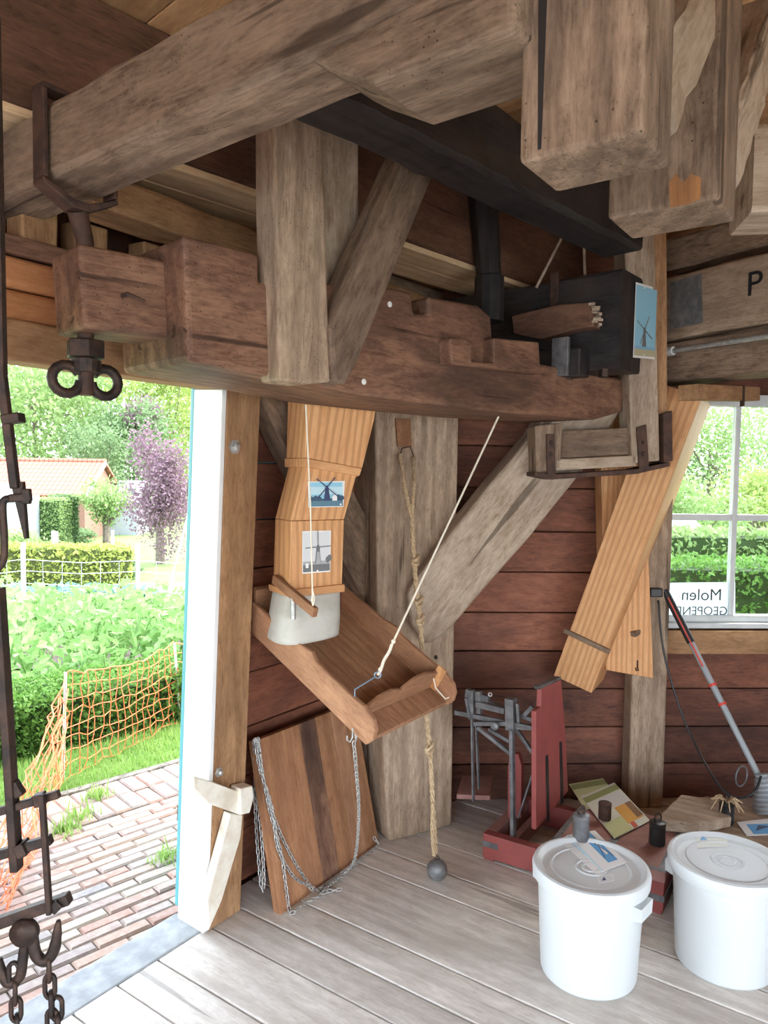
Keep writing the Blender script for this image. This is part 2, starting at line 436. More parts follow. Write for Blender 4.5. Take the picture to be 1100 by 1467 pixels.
m = bbox(TW0-.03, TR, BW.at(1000, 934).z, BW.at(1000, 901).z, .05, 0); o = m.build('window_rail', M_oak, grain=BW.u, bevel=.006)
tag(o, 'brown timber rail under the white window', 'beam')
# ---- window
wf = MB()
def wbar(t0, t1, z0, z1, o0=-.01, o1=-.06): wf.prism([bw(t0, z0, o0), bw(t1, z0, o0), bw(t1, z1, o0), bw(t0, z1, o0)], BW.n*(o1-o0))
fw = .075
wbar(TW0, TW0+fw, ZW0, ZW1); wbar(TW1-fw, TW1, ZW0, ZW1); wbar(TW0+fw, TW1-fw, ZW1-.06, ZW1); wbar(TW0+fw, TW1-fw, ZW0, ZW0+.035)
win = wf.build('window_1', M_winpaint, grain=UP, bevel=.005); tag(win, 'white painted small-paned window', kind='structure')
tm = (TW0+TW1)/2; zm = BW.at(1055, 742).z
bbox(tm-.014, tm+.014, ZW0+.035, ZW1-.06, -.015, -.05).build('glazing_bar', M_winpaint, win, grain=UP, bevel=.004)
for (a, b) in ((TW0+fw, tm-.014), (tm+.014, TW1-fw)):
    bbox(a, b, zm-.016, zm+.016, -.015, -.05).build('glazing_bar', M_winpaint, win, grain=BW.u, bevel=.004)
gm, gnt, gb = newmat('window_glass'); gb.inputs['Base Color'].default_value = (.95, 1, .99, 1); gb.inputs['Roughness'].default_value = 0
gb.inputs['Transmission Weight'].default_value = 0; gnt.nodes.remove(gb)
gt = N(gnt, 'ShaderNodeBsdfTransparent'); gt.inputs[0].default_value = (.94, .97, .96, 1); gg = N(gnt, 'ShaderNodeBsdfGlossy', i_Roughness=.02)
gx = N(gnt, 'ShaderNodeMixShader', i_0=.07); gnt.links.new(gt.outputs[0], gx.inputs[1]); gnt.links.new(gg.outputs[0], gx.inputs[2]); gnt.links.new(gx.outputs[0], gnt.nodes['Material Output'].inputs[0])
for (a, b) in ((TW0+fw, tm-.014), (tm+.014, TW1-fw)):
    for (c, d) in ((ZW0+.035, zm-.016), (zm+.016, ZW1-.06)):
        bbox(a, b, c, d, -.032, -.035).build('pane', gm, win)
bbox(TW0-.03, TW1+.03, ZW0-.025, ZW0, .03, -.06).build('window_sill', M_winpaint, win, grain=BW.u, bevel=.004)
# ---- right side wall, past the frame
r0 = bw(TR, 0, 0); ur = azd(140)
m = MB(); m.prism([r0+UP*-.1, r0+ur*3.4+UP*-.1, r0+ur*3.4+UP*ZC, r0+UP*ZC], azd(50)*.06)
wall_right = m.build('wall_right', M_darkred); tag(wall_right, kind='structure')
z = 0
while z < ZC-.02:
    z1 = min(z+.2, ZC); m = MB(); m.prism([r0+UP*(z+.003), r0+ur*3.4+UP*(z+.003), r0+ur*3.4+UP*(z1-.003), r0+UP*(z1-.003)], azd(50)*-.025)
    m.build('board', M_red, wall_right, grain=ur, bevel=.004); z += .2
# ---- the two walls behind the camera, each with an unseen wide opening added to let in light
ZT = 2.95
def tsw(name, a, b, d0, d1, zd, out):   # wall between floor points a and b with an opening from d0 to d1
    L = (b-a).length; u = (b-a).normalized(); m = MB()
    for (x0, x1, z0, z1) in ((0, d0, -.1, ZT), (d1, L, -.1, ZT), (d0, d1, zd, ZT)):
        m.prism([a+u*x0+UP*z0, a+u*x1+UP*z0, a+u*x1+UP*z1, a+u*x0+UP*z1], out*.08)
    o = m.build(name, M_red, grain=u); tag(o, kind='structure'); return o
fl0 = lambda t, s: Vector((fl(t, s).x, fl(t, s).y, 0))
tsw('wall_rear', fl0(-4.4, 0), fl0(-4.4, 4.6), .25, 4.35, 1.95, -DP.u)
kx = (r0-fl0(0, 4.6)).dot(nn); kk = -kx/ur.dot(nn); rend = r0+ur*kk; t_end = (rend-fl0(0, 4.6)).dot(DP.u)
tsw('wall_side', fl0(-4.4, 4.6), fl0(t_end, 4.6), .4, 4.6, 1.95, nn)
M_bounce = plain('bounce_gravel', (.52, .48, .42), .95, 0, (.40, .37, .33), 14, .2)  # neutral ground out of view, added so bounced light is not green
ym = MB(); ym.prism([fl0(-11, -.3)+UP*-.1, fl0(-4.4, -.3)+UP*-.1, fl0(-4.4, 4.6)+UP*-.1, fl0(3.5, 4.6)+UP*-.1, fl0(3.5, 10)+UP*-.1, fl0(-11, 10)+UP*-.1], (0, 0, -.015))
bounce_slab = ym.build('bounce_slab', M_bounce); tag(bounce_slab, 'unseen pale gravel slab added to bounce neutral light indoors', kind='structure')
# ---- ceiling: near boards on the joists, lower soffit towards the door wall
def jl(px, py): return G(px, py, ZJ)
J0 = jl(0, 140); J1 = jl(678, 379); uJ = (J1-J0).normalized(); nJ = Vector((uJ.y, -uJ.x, 0))
cm = MB(); a0 = J0-uJ*3.6; a1 = J0+uJ*3.9
cm.prism([a0-nJ*.3+UP*(ZC-ZJ+.04), a1-nJ*.3+UP*(ZC-ZJ+.04), a1+nJ*6.2+UP*(ZC-ZJ+.04), a0+nJ*6.2+UP*(ZC-ZJ+.04)], (0, 0, .03))
ceiling = cm.build('ceiling', M_joist); tag(ceiling, kind='structure')
k = -3.6; R = random.Random(9)
while k < 3.9:
    w_ = R.uniform(.15, .2); p = J0+uJ*k; q = J0+uJ*(k+w_-.004); m = MB()
    m.prism([p-nJ*.25+UP*(ZC-ZJ), q-nJ*.25+UP*(ZC-ZJ), q+nJ*6.2+UP*(ZC-ZJ), p+nJ*6.2+UP*(ZC-ZJ)], (0, 0, .03))
    m.build('board', M_ceil, ceiling, grain=nJ, bevel=.003); k += w_
zs = 2.54; k = .16
while k < 1.7:
    w_ = .21; m = MB(); o_ = -nJ*k; o2 = -nJ*(k+w_-.005)
    L0, L1 = a0, a1
    m.prism([L0+o_+UP*(zs-ZJ), L1+o_+UP*(zs-ZJ), L1+o2+UP*(zs-ZJ), L0+o2+UP*(zs-ZJ)], (0, 0, .03))
    m.build('soffit_board', M_ceil, ceiling, grain=uJ, bevel=.003); k += w_
# ================================================================== OVERHEAD TIMBERS
# ---- great joist J and wall plate
m = MB(); hJ = ZC-ZJ
m.timber(a0+UP*hJ/2-nJ*.09, a1+UP*hJ/2-nJ*.09, .18, hJ, c=.012, n=24, j=.004, seed=2)
o = m.build('ceiling_joist', M_joist, grain=uJ)
for k in range(2):
    m = MB(); s0_ = -nJ*(.004+k*.14); s1_ = -nJ*(.14+k*.14); m.prism([a0+s0_-UP*.001, a1+s0_-UP*.001, a1+s1_-UP*.001, a0+s1_-UP*.001], (0, 0, -.022)); m.build('lit_underside_plank', M_lit_under, o, grain=uJ, bevel=.003)  # facing for the joist's own underside, its bounced light painted in as pale wood
tag(o, 'deep dark brown ceiling joist running along the door wall', 'joist')
m = MB(); w0 = dp(dt(34, 335), 2.383, .05); w1 = dp(TC-.1, 2.383, .05); m.timber(w0, w1, .14, .09, c=.008, n=20, seed=3)
o = m.build('wall_plate', M_oak, grain=DP.u); tag(o, 'thin brown wall plate above the orange boards', 'beam')
j3a, j3b = G(205, 294, 2.47), G(395, 358, 2.47); u3j = (j3b-j3a).normalized(); n3j = Vector((-u3j.y, u3j.x, 0)); n3j = n3j if n3j.y > 0 else -n3j
m = MB(); m.timber(j3a-u3j*.22+n3j*.1+UP*.033, j3b+u3j*1.7+n3j*.1+UP*.033, .2, .066, c=.006, n=20, seed=12)
o = m.build('edge_joist', M_postw, grain=u3j); tag(o, 'flat pale edge joist under the soffit boards', 'joist')
# ---- B1: cross beam over the doorway side
zb = 2.31
f0, f1 = G(0, 287, zb), G(400, 96, zb); b0, b1 = G(0, 340, zb), G(400, 189, zb)
uB = ((f1-f0).normalized()+(b1-b0).normalized()).normalized(); nB = Vector((uB.y, -uB.x, 0))
if nB.y > 0: nB = -nB
mf = (f0+f1)/2; wB = abs(((b0+b1)/2-mf).dot(nB))
def on_plane(px, py, o, n):
    r = ray(px, py); return CAM + r*((o-CAM).dot(n)/r.dot(n))
ztop1 = (on_plane(60, 158, mf, nB).z+on_plane(305, 0, mf, nB).z)/2
cB = mf - nB*wB/2 + UP*(ztop1-zb)/2
m = MB(); m.timber(cB-uB*1.5, cB+uB*1.75, wB, ztop1-zb, c=.012, n=26, j=.004, seed=8)
o = m.build('cross_beam', M_grey, grain=uB); tag(o, 'grey weathered cross beam gripped by an iron stirrup', 'beam')
BF = PL(mf, math.degrees(math.atan2(-uB.x, -uB.y)) if uB.cross(UP).dot(nB) < 0 else math.degrees(math.atan2(uB.x, uB.y)))
# ---- B2: corbel block fixed under the cross beam
m = MB(); q = [on_plane(*p, mf+nB*.004, nB) for p in ((440, 84), (470, 99), (533, 120), (724, 46), (738, 40), (738, -80), (560, 18))]
m.prism(q, -nB*(wB+.02)); o = m.build('corbel_block', M_grey, grain=uB, bevel=.012, seg=3)
tag(o, 'pale corbel timber with sloped end under the cross beam', 'beam')
# ---- K3: dark beam behind
z3 = 2.49; k0, k1 = G(515, 148, z3), G(880, 335, z3); u3 = (k1-k0).normalized(); n3 = Vector((-u3.y, u3.x, 0))
if n3.y < 0: n3 = -n3
m = MB(); c0 = k0+n3*.08+UP*.09
m.timber(c0-u3*.12, c0+u3*(k1-k0).length*1.18, .16, .2, c=.015, n=20, j=.005, seed=4)
o = m.build('dark_stone_beam', M_black, grain=u3); tag(o, 'blackened beam passing behind the two hanging posts', 'beam')
# ---- lever (bridge) beam
LB = PL(P(265, 517, 1.8), 45.8)
lever = thing('bridge_beam', 'massive old brown bridge beam with end tenon, hung from an iron rod', 'beam', LB.at(500, 565))
body = [(262, 335), (372, 364), (372, 404), (400, 406), (470, 404), (565, 413), (590, 418), (594, 448), (614, 451), (614, 424), (686, 437), (704, 452), (707, 490), (745, 515), (901, 545), (899, 588), (855, 601), (731, 592), (600, 577), (515, 566), (400, 541), (270, 517)]
m = MB(); m.prism(LB.poly(body), -LB.n*.36); o = m.build('beam_body', M_lever, lever, grain=LB.u, bevel=.014, seg=3)
tn = LB.off(-.10)
q = tn.poly([(112, 347), (240, 373), (250, 484), (120, 470)])
m = MB(); m.prism(q, -tn.n*.17); o = m.build('end_tenon', M_lever, lever, grain=LB.u, bevel=.012, seg=3); tag(o, 'narrower worm-eaten end block')
for (pp, qq) in (((558, 436), None), ((521, 547), None)):
    b = MB(); p = LB.at(*pp); b.lathe([(.009, 0), (.009, .002), (.004, .004)], p, LB.n, 12); b.build('white_tack', M_paper, lever)
b = MB(); p = tn.at(175, 424); b.tube([p-LB.n*.02, p+LB.n*.03, p+LB.n*.035+LB.u*.04-UP*.012], [.005, .005, .004], 8); b.build('bent_nail', M_rust, lever)
# ---- iron hanger: stirrup over the cross beam, rod, nut, wing nut
hg = thing('iron_hanger', 'rusty iron stirrup and rod with wing nut holding the bridge beam', 'hanger', tn.at(155, 500))
# strap follows the beam section at the rod position
rod_p = tn.at(143, 350)-tn.n*.085; rod_top = P(143, 287, rod_p.y)
sB = (rod_p-cB).dot(uB); cs = cB+uB*sB; cs.z = (ztop1+zb)/2; hh = (ztop1-zb)/2+.006; hw = wB/2+.006
m = MB(); sw = .05; th = .012
def ringpt(a, b): return cs+nB*a+UP*b
mid = Vector((cs.x, cs.y, 0))
m.prism([ringpt(hw, hh+.02), ringpt(hw+th, hh+.02), ringpt(hw+th, -hh), ringpt(hw, -hh)], uB*sw)
m.prism([ringpt(-hw, hh+.02), ringpt(-hw-th, hh+.02), ringpt(-hw-th, -hh), ringpt(-hw, -hh)], uB*sw)
m.prism([ringpt(hw+th, -hh), ringpt(hw+th, -hh-th), ringpt(.02, -hh-.05), ringpt(-.02, -hh-.05), ringpt(-hw-th, -hh-th), ringpt(-hw-th, -hh), ringpt(-.02, -hh-.03), ringpt(.02, -hh-.03)], uB*sw)
m.prism([ringpt(hw+th, hh+.02), ringpt(hw+th, hh+.032), ringpt(-hw-th, hh+.032), ringpt(-hw-th, hh+.02)], uB*sw)
m.build('stirrup', M_rust, hg, bevel=.003)
nb_z = tn.at(150, 478).z; rc = rod_p.copy()
m = MB(); rt = ringpt(0, -hh-.045)+uB*sw/2; rb = Vector((rc.x, rc.y, nb_z-.14))
m.tube([rt, Vector((rc.x, rc.y, rt.z-.06)), rb], [.024, .021, .018], 12); m.build('rod', M_rust, hg, smooth=True)
m = MB(); m.lathe([(.046, 0), (.046, .04), (.043, .043)], Vector((rc.x, rc.y, nb_z-.05)), UP, 6); m.build('nut', M_iron, hg, bevel=.003)
m = MB(); m.lathe([(.034, 0), (.036, .03)], Vector((rc.x, rc.y, nb_z-.085)), UP, 16); m.build('nut', M_iron, hg)
for sgn in (-1, 1):
    ce = Vector((rc.x, rc.y, nb_z-.105))+LB.u*sgn*.047; m = MB()
    pts = [ce+LB.u*sgn*.034*math.cos(a)+UP*.034*math.sin(a) for a in [math.radians(x) for x in range(150, -200, -25)]]
    m.tube(pts, .0125, 10); m.build('wing', M_iron, hg, smooth=True)
# ---- posts and brace standing on the bridge beam
PA = LB.off(.05)
m = MB(); q = PA.poly([(393, 60), (394, 300), (401, 545), (440, 550), (474, 547), (466, 300), (458, 50)]); m.prism(q, -LB.n*.09)
o = m.build('hanging_post', M_postw, grain=UP, bevel=.008); tag(o, 'split brown upright post clamped on the front of the bridge beam', 'post')
PB = LB.off(-.06)
m = MB(); q = PB.poly([(452, 60), (462, 420), (470, 540), (522, 540), (515, 420), (514, 60)]); m.prism(q, -LB.n*.1)
o = m.build('rear_post', M_pale, grain=UP, bevel=.008); tag(o, 'honey coloured squared post just behind the split post', 'post')
PC = LB.off(.07)
m = MB(); q = PC.poly([(474, 470), (479, 546), (496, 551), (512, 520), (662, 150), (612, 150), (545, 305)]); m.prism(q, -LB.n*.11)
o = m.build('raking_brace', M_grey, grain=(PC.at(640, 150)-PC.at(490, 530)), bevel=.01); tag(o, 'slanting brown brace rising from the bridge beam to the corbel', 'brace')
# ---- black bearing beam across the right end, with stone spindle
BE = P(887, 527, 2.88); uE = azd(AZ_B+48-90)   # direction pointing away to the left
uE = azd(-50)
EP = PL(BE, 130)                            # long side face, runs from the near end to the back left
bear = thing('bearing_beam', 'black tarred bearing beam with picture pinned on its end', 'beam', BE)
topz = EP.at(885, 386).z
m = MB(); L_ = .95
wE = .21
c = BE+uE*L_/2+UP*(topz-BE.z)/2; aE = azd(40)
m.timber(BE+aE*wE/2+UP*(topz-BE.z)/2, BE+uE*L_+aE*wE/2+UP*(topz-BE.z)/2, wE, topz-BE.z, c=.01, n=8, j=.003, seed=5)
m.build('beam_body', M_black, bear, grain=uE)
m = MB(); pb = BE+uE*.12; m.prism([pb+UP*.08, pb+uE*.35+UP*.08, pb+uE*.35-UP*.03, pb-UP*.03], -aE*.09)
m.build('lower_shoe', M_black, bear, grain=uE, bevel=.008)
m = MB(); pb = BE+uE*.16-aE*.095; m.prism([pb+UP*.12, pb+uE*.07+UP*.12, pb+uE*.07-UP*.03, pb-UP*.03], -aE*.02)
m.build('iron_plate', M_steel, bear, bevel=.003)
for k in (0.05, .2):
    b = MB(); b.lathe([(.02, 0), (.02, .03)], BE+uE*k-aE*.03-UP*.035, UP, 6); b.build('bolt', M_iron, bear)
m = MB(); pb = BE+uE*.28; m.bar(pb+UP*(topz-BE.z-.13)-aE*.006, pb+UP*(topz-BE.z+.03)-aE*.006, .035, .012, up=aE); m.build('iron_clip', M_rust, bear, bevel=.002)
sp = P(700, 440, 3.02); spz = sp.z
m = MB(); tp = P(692, 238, 3.02)
m.tube([Vector((sp.x, sp.y, spz-.06)), Vector((sp.x, sp.y, spz+.0)), Vector((sp.x, sp.y, spz+.12)), Vector((sp.x, sp.y, spz+.125))], [.062, .062, .06, .05], 10)
m.tube([Vector((sp.x, sp.y, spz+.1)), Vector((tp.x, tp.y, 2.82))], [.05, .062], 8)
o = m.build('stone_spindle', M_black, grain=UP, bevel=.004); tag(o, 'black octagonal iron spindle rising from the bearing beam', 'spindle')
# wedges
wd = thing('upper_wedge', 'rough broken red-brown wedge against the black beam', 'wedge', P(790, 480, 2.9))
WP = EP.off(.075)
m = MB(); m.prism(WP.poly([(732, 452), (800, 436), (843, 433), (850, 468), (822, 472), (775, 486), (735, 478)]), -EP.n*.07); m.build('wedge_body', M_lever, wd, grain=-uE, bevel=.006)
R = random.Random(4); m = MB()
for k in range(9):
    p = WP.at(845+R.uniform(-4, 4), 436+k*3.6); m.bar(p-EP.n*R.uniform(0, .05), p+uE*-R.uniform(.015, .035)-EP.n*R.uniform(0, .05), .012, .01)
m.build('splintered_end', M_pale, wd)
m = MB(); m.prism(LB.off(.05).poly([(645, 484), (662, 484), (676, 490), (676, 518), (708, 520), (708, 484), (772, 490), (775, 536), (700, 528), (648, 522)]), -LB.n*.06)
o = m.build('notched_wedge', M_lever, grain=LB.u, bevel=.006); tag(o, 'notched pale-edged wedge block on the bridge beam face', 'wedge')
# ---- hanging guide frame round the end of the bridge beam
gf = thing('guide_frame', 'hanging timber guide with riveted iron straps under the beam end', 'frame', P(860, 680, 3.3))
GP = PL(P(915, 640, 3.22), 84)
def gpr(pts, off, th, name, mat, gr, bev=.006):
    pl = GP.off(off); m = MB(); m.prism(pl.poly(pts), -GP.n*th); return m.build(name, mat, gf, grain=gr, bevel=bev)
gpr([(893, 300), (937, 300), (945, 660), (905, 664)], 0, .12, 'long_upright', M_pale, UP)
gpr([(935, 300), (955, 300), (957, 655), (944, 660)], -.02, .16, 'upright_edge', M_oak, UP)
gpr([(766, 610), (806, 605), (803, 672), (768, 678)], 0, .12, 'short_upright', M_grey, UP)
gpr([(804, 617), (906, 612), (906, 652), (802, 657)], -.03, .07, 'cross_board', M_grey, GP.u)
gpr([(796, 658), (912, 652), (912, 668), (796, 674)], .0, .08, 'bottom_bar', M_pale, GP.u)
for (pts) in ([(783, 622), (794, 622), (796, 683), (784, 684)], [(912, 612), (926, 608), (930, 670), (916, 673)]):
    s_ = gpr(pts, .012, .012, 'iron_strap', M_rust, UP, .003)
    x0 = sum(p[0] for p in pts)/4
    for y_ in (634, 650):
        b = MB(); b.lathe([(.008, 0), (.005, .005)], GP.off(.012).at(x0, y_), GP.n, 10); b.build('rivet', M_iron, s_)
gpr([(766, 676), (790, 680), (912, 672), (960, 662), (960, 668), (912, 679), (790, 687), (766, 682)], .012, .13, 'iron_stirrup', M_rust, GP.u, .002)
gpr([(950, 592), (963, 588), (964, 660), (951, 663)], .02, .14, 'iron_side', M_rust, UP, .003)
# ---- K1, K2 hanging posts with braces
def hang(name, label, pl, pts, th, mat, bev=.018):
    m = MB(); m.prism(pl.poly(pts), -pl.n*th); o = m.build(name, mat, grain=UP, bevel=bev, seg=3); tag(o, label, 'post'); return o
eK, fK = azd(-54.5), azd(35.5)
def kpost(label, corner, Y, pxl, pxr, gap):
    C = P(*corner, Y); a = len_x(C, eK, pxl); b = len_x(C, fK, pxr); H = Vector((0, 0, 2.83-C.z)); m = MB()
    def bx(x0, x1, y0, y1): m.prism([C+eK*x0+fK*y0, C+eK*x1+fK*y0, C+eK*x1+fK*y1, C+eK*x0+fK*y1], H)
    bx(0, a, 0, b)
    o = m.build('hanging_post', M_grey, grain=UP, bevel=.009, seg=3); tag(o, label, 'post')
    if gap: m = MB(); m.prism([C+eK*a*gap-fK*.0006+UP*.012, C+eK*(a*gap+.005)-fK*.0006+UP*.012, C+eK*(a*gap+.009)-fK*.0006+UP*.2, C+eK*(a*gap+.003)-fK*.0006+UP*.7, C+eK*(a*gap-.003)-fK*.0006+UP*.2], fK*.004); m.build('crack', M_blackpl, o)
    return C, a, b
def len_x(C, d, px):
    d = Vector(d); k = (px-550)/FPX; c = C-CAM
    return -(c.dot(cR)-k*c.dot(cF))/(d.dot(cR)-k*d.dot(cF))
C1, a1_, b1_ = kpost('thick hanging post with dark vertical crack beside the corbel', (921, 190), .93, 742, 961, .8)
C2, a2_, b2_ = kpost('thick hanging post with orange scar, farther from the corbel', (1029, 284), 1.25, 869, 1053, 0)
def beam2(name, label, p0, p1, w, h, mat, cat='brace', seed=1, up=UP):
    m = MB(); m.timber(p0, p1, w, h, up=up, c=.01, n=14, j=.003, seed=seed); o = m.build(name, mat, grain=Vector(p1)-Vector(p0)); tag(o, label, cat); return o
q = C1+eK*.06+fK*(b1_+.0)+UP*.10
beam2('knee_brace', 'pale split knee brace rising from the cracked hanging post', q+fK*.02, q+fK*.5+UP*.5, .10, .10, M_pale)
q = C2+eK*.07+fK*(b2_+.0)+UP*.12
beam2('knee_brace', 'brown knee brace rising from the scarred hanging post', q+fK*.02, q+fK*.46+UP*.46, .13, .12, M_pale, seed=5)
q = P(1062, 262, 1.95); m = MB(); m.timber(q, q+azd(100)*2.3, .2, .21, n=16, seed=9); o = m.build('rough_beam', M_pale, grain=azd(100)); tag(o, 'rough pale beam beyond the scarred hanging post', 'beam')
M_scar = wood('orange_scar', (.40, .19, .075), (.24, .11, .05), None, cracks=.2)
ko = bpy.data.objects['hanging_post.002']
m = MB(); m.prism([on_plane(*p, C2-fK*.0012, fK) for p in ((958, 262), (968, 248), (978, 262), (990, 249), (1004, 254), (1003, 284), (985, 292), (960, 297))], fK*.003); m.build('scar', M_scar, ko, grain=UP)
# ---- right hand beams over the window
RB0 = P(955, 520, 3.45); uR = azd(148)
def rbeam(name, label, ytop, ybot, mat, off, w, cat='beam', seed=1):
    za, zb_ = P(958, ytop, 3.45).z, P(958, ybot, 3.45).z; c = Vector((RB0.x, RB0.y, (za+zb_)/2))+azd(58)*(w/2+off)
    m = MB(); m.timber(c-uR*.05, c+uR*2.2, w, abs(za-zb_), c=.012, n=16, j=.004, seed=seed); o = m.build(name, mat, grain=uR); tag(o, label, cat); return o, c
rbeam('upper_wall_beam', 'brown wall beam with painted letter P and grey patch', 398, 488, M_postw, -.02, .2, seed=2)
rbeam('lower_wall_beam', 'dark grey lower wall beam just above the window', 490, 548, M_grey, .0, .2, seed=3)
rbeam('top_wall_beam', 'greyish stub beam packed above the lettered wall beam', 338, 384, M_grey, .03, .16, seed=6)
RP = PL(RB0+azd(58)*-.021, 148)
m = MB(); m.prism([p for p in RP.off(.006).poly([(960, 405), (1004, 392), (1006, 462), (960, 472)])], -RP.n*.003); m.build('grey_patch', M_lead, bpy.data.objects['upper_wall_beam'])
# painted P
cu = bpy.data.curves.new('letter_tmp', 'FONT'); cu.body = 'P'; cu.extrude = .0008; cu.size = .14
to = bpy.data.objects.new('letter_tmp', cu); COL.objects.link(to)
dg = bpy.context.evaluated_depsgraph_get(); me = bpy.data.meshes.new_from_object(to.evaluated_get(dg)); bpy.data.objects.remove(to)
me.materials.append(M_blackpl)
par = bpy.data.objects['upper_wall_beam']
pp = RP.off(.008).at(1068, 425); xax = -RP.u if RP.u.dot(cR) < 0 else RP.u
zz = RP.n if RP.n.y < 0 else -RP.n
xx = UP.cross(zz).normalized()
Mx = Matrix((xx, UP, zz)).transposed().to_4x4(); Mx.translation = pp
o = inst('painted_letter', me, Mx, par); tag(o, 'black painted letter P')
# conduit
m = MB(); q0 = P(962, 503, 3.36); q1 = q0+uR*1.6; m.tube([q0, q1], .011, 10)
o = m.build('conduit_pipe', M_galv, smooth=True); tag(o, 'thin grey conduit pipe clipped along the wall beams', 'pipe')
m = MB(); m.lathe([(.02, 0), (.02, .03)], q0-uR*.02, uR, 12); m.build('pipe_clip', M_white, o)

# ---- thin pull rods by the bearing beam
pr_ = thing('pull_rods', 'two thin pale rods with cross handle beside the black beam', 'rod', P(800, 410, 3.1))
for (p0, p1) in (((768, 412), (816, 318)), ((838, 400), (835, 312))):
    m = MB(); m.tube([P(*p0, 3.1), P(*p1, 3.1)], .006, 8); m.build('rod', M_pale, pr_, smooth=True)
m = MB(); m.tube([P(794, 326, 3.09), P(834, 327, 3.09)], .008, 8); m.build('handle', M_pale, pr_, smooth=True)
m = MB(); m.bar(P(812, 312, 3.12), P(838, 312, 3.12), .03, .05); m.build('block', M_oak, pr_, bevel=.003)
# ================================================================== POSTS, CHUTES, TROUGH
def len_x(C, d, px):                    # how far along d from C until the picture column px
    d = Vector(d); k = (px-550)/FPX; c = C-CAM
    return -(c.dot(cR)-k*c.dot(cF))/(d.dot(cR)-k*d.dot(cF))
CPP = PL(G(560, 1207), 61)
m = MB(); m.prism(CPP.poly([(558, 1207), (606, 1194), (648, 1183), (652, 900), (658, 605), (660, 470), (538, 470), (538, 605), (541, 860), (553, 1150)]), -CPP.n*.26)
cpost = m.build('corner_post', M_postw, grain=UP, bevel=.014, seg=3); tag(cpost, 'massive greyish corner post between the two board walls', 'post')
m = MB(); p = CPP.at(580, 628); m.prism(CPP.off(.012).poly([(567, 600), (588, 600), (590, 640), (570, 640)]), -CPP.n*.01); m.build('leather_patch', M_panel, cpost)
BP = PL(P(620, 900, 3.22), 82)
m = MB(); m.prism(BP.poly([(583, 848), (588, 895), (612, 926), (640, 908), (700, 838), (760, 770), (838, 672), (890, 590), (900, 540), (815, 540), (765, 620), (700, 696), (625, 790)]), -BP.n*.17)
o = m.build('corner_brace', M_pale, grain=BP.at(760, 680)-BP.at(620, 860), bevel=.022, seg=3); tag(o, 'big pale curved brace leaning from the corner post', 'brace')
m = MB(); m.timber(bw(bt(650, 800), BW.at(650, 800).z, .06), bw(bt(800, 590), BW.at(800, 590).z, .06), .1, .13, up=BW.n, n=8, seed=3)
o = m.build('rear_brace', M_joist, grain=BW.at(800, 590)-BW.at(650, 800)); tag(o, 'dark thin brace behind the big pale curved brace', 'brace')
LP = DP.off(-.03)
m = MB(); m.prism(LP.poly([(368, 560), (425, 560), (500, 690), (540, 770), (540, 868), (518, 850), (455, 735)]), -DP.n*.095)
o = m.build('door_wall_brace', M_grey, grain=LP.at(520, 800)-LP.at(400, 580), bevel=.008); tag(o, 'brown diagonal brace on the door wall behind the chute', 'brace')
# ---- left grain chute with canvas sleeve
CH = PL(P(455, 790, 2.66), 58); nC = CH.n
ch = thing('grain_chute', 'cranked pine grain chute with canvas sleeve over the trough', 'chute', CH.at(455, 905))
def chp(pts, name, mat, off=0, th=.14, gr=UP, bev=.003, lab=None):
    m = MB(); m.prism(CH.off(off).poly(pts), -nC*th); o = m.build(name, mat, ch, grain=gr, bevel=bev)
    if lab: tag(o, lab)
    return o
up_ = CH.at(480, 590)-CH.at(470, 660)
chp([(440, 545), (545, 545), (536, 602), (519, 671), (437, 656)], 'upper_section', M_pine, .012, .16, up_)
chp([(437, 669), (514, 681), (510, 684), (493, 744), (417, 746)], 'middle_section', M_pine, 0, .14, CH.at(470, 675)-CH.at(455, 745))
chp([(417, 746.5), (493, 744.5), (490, 838), (414, 846)], 'lower_section', M_pine)
chp([(436, 656), (519, 671), (515, 682), (436, 669)], 'collar', M_pine, .016, .17, CH.u)
chp([(411, 846), (494, 837), (494, 848), (413, 856)], 'collar', M_pine, .014, .168, CH.u)
cc = CH.at(452, 850)-nC*.075; m = MB(); NR, NS = 14, 40; hw_ = (CH.at(491, 850)-CH.at(413, 850)).length/2
vs = []
zt = cc.z; zbt = CH.at(445, 917).z
for r_ in range(NR+1):
    t = r_/NR; a_, b_ = hw_*(1+.16*t), .078*(1+.35*t); ex = 2/(5-2.6*t)
    for k in range(NS):
        q = 2*math.pi*k/NS; c_, s_ = math.cos(q), math.sin(q)
        wob = 1+.02*t*math.sin(3*q+1)
        x = math.copysign(abs(c_)**ex, c_)*a_*wob; y = math.copysign(abs(s_)**ex, s_)*b_*wob
        vs.append(cc+CH.u*(x-.015*t)+nC*y+UP*((zbt-zt)*t+.006*t*math.sin(2*q)))
fs = [[r_*NS+k, (r_+1)*NS+k, (r_+1)*NS+(k+1) % NS, r_*NS+(k+1) % NS] for r_ in range(NR) for k in range(NS)]
m.add(vs, fs); o = m.build('canvas_sleeve', M_canvas, ch, smooth='all'); so = o.modifiers.new('thick', 'SOLIDIFY'); so.thickness = .004
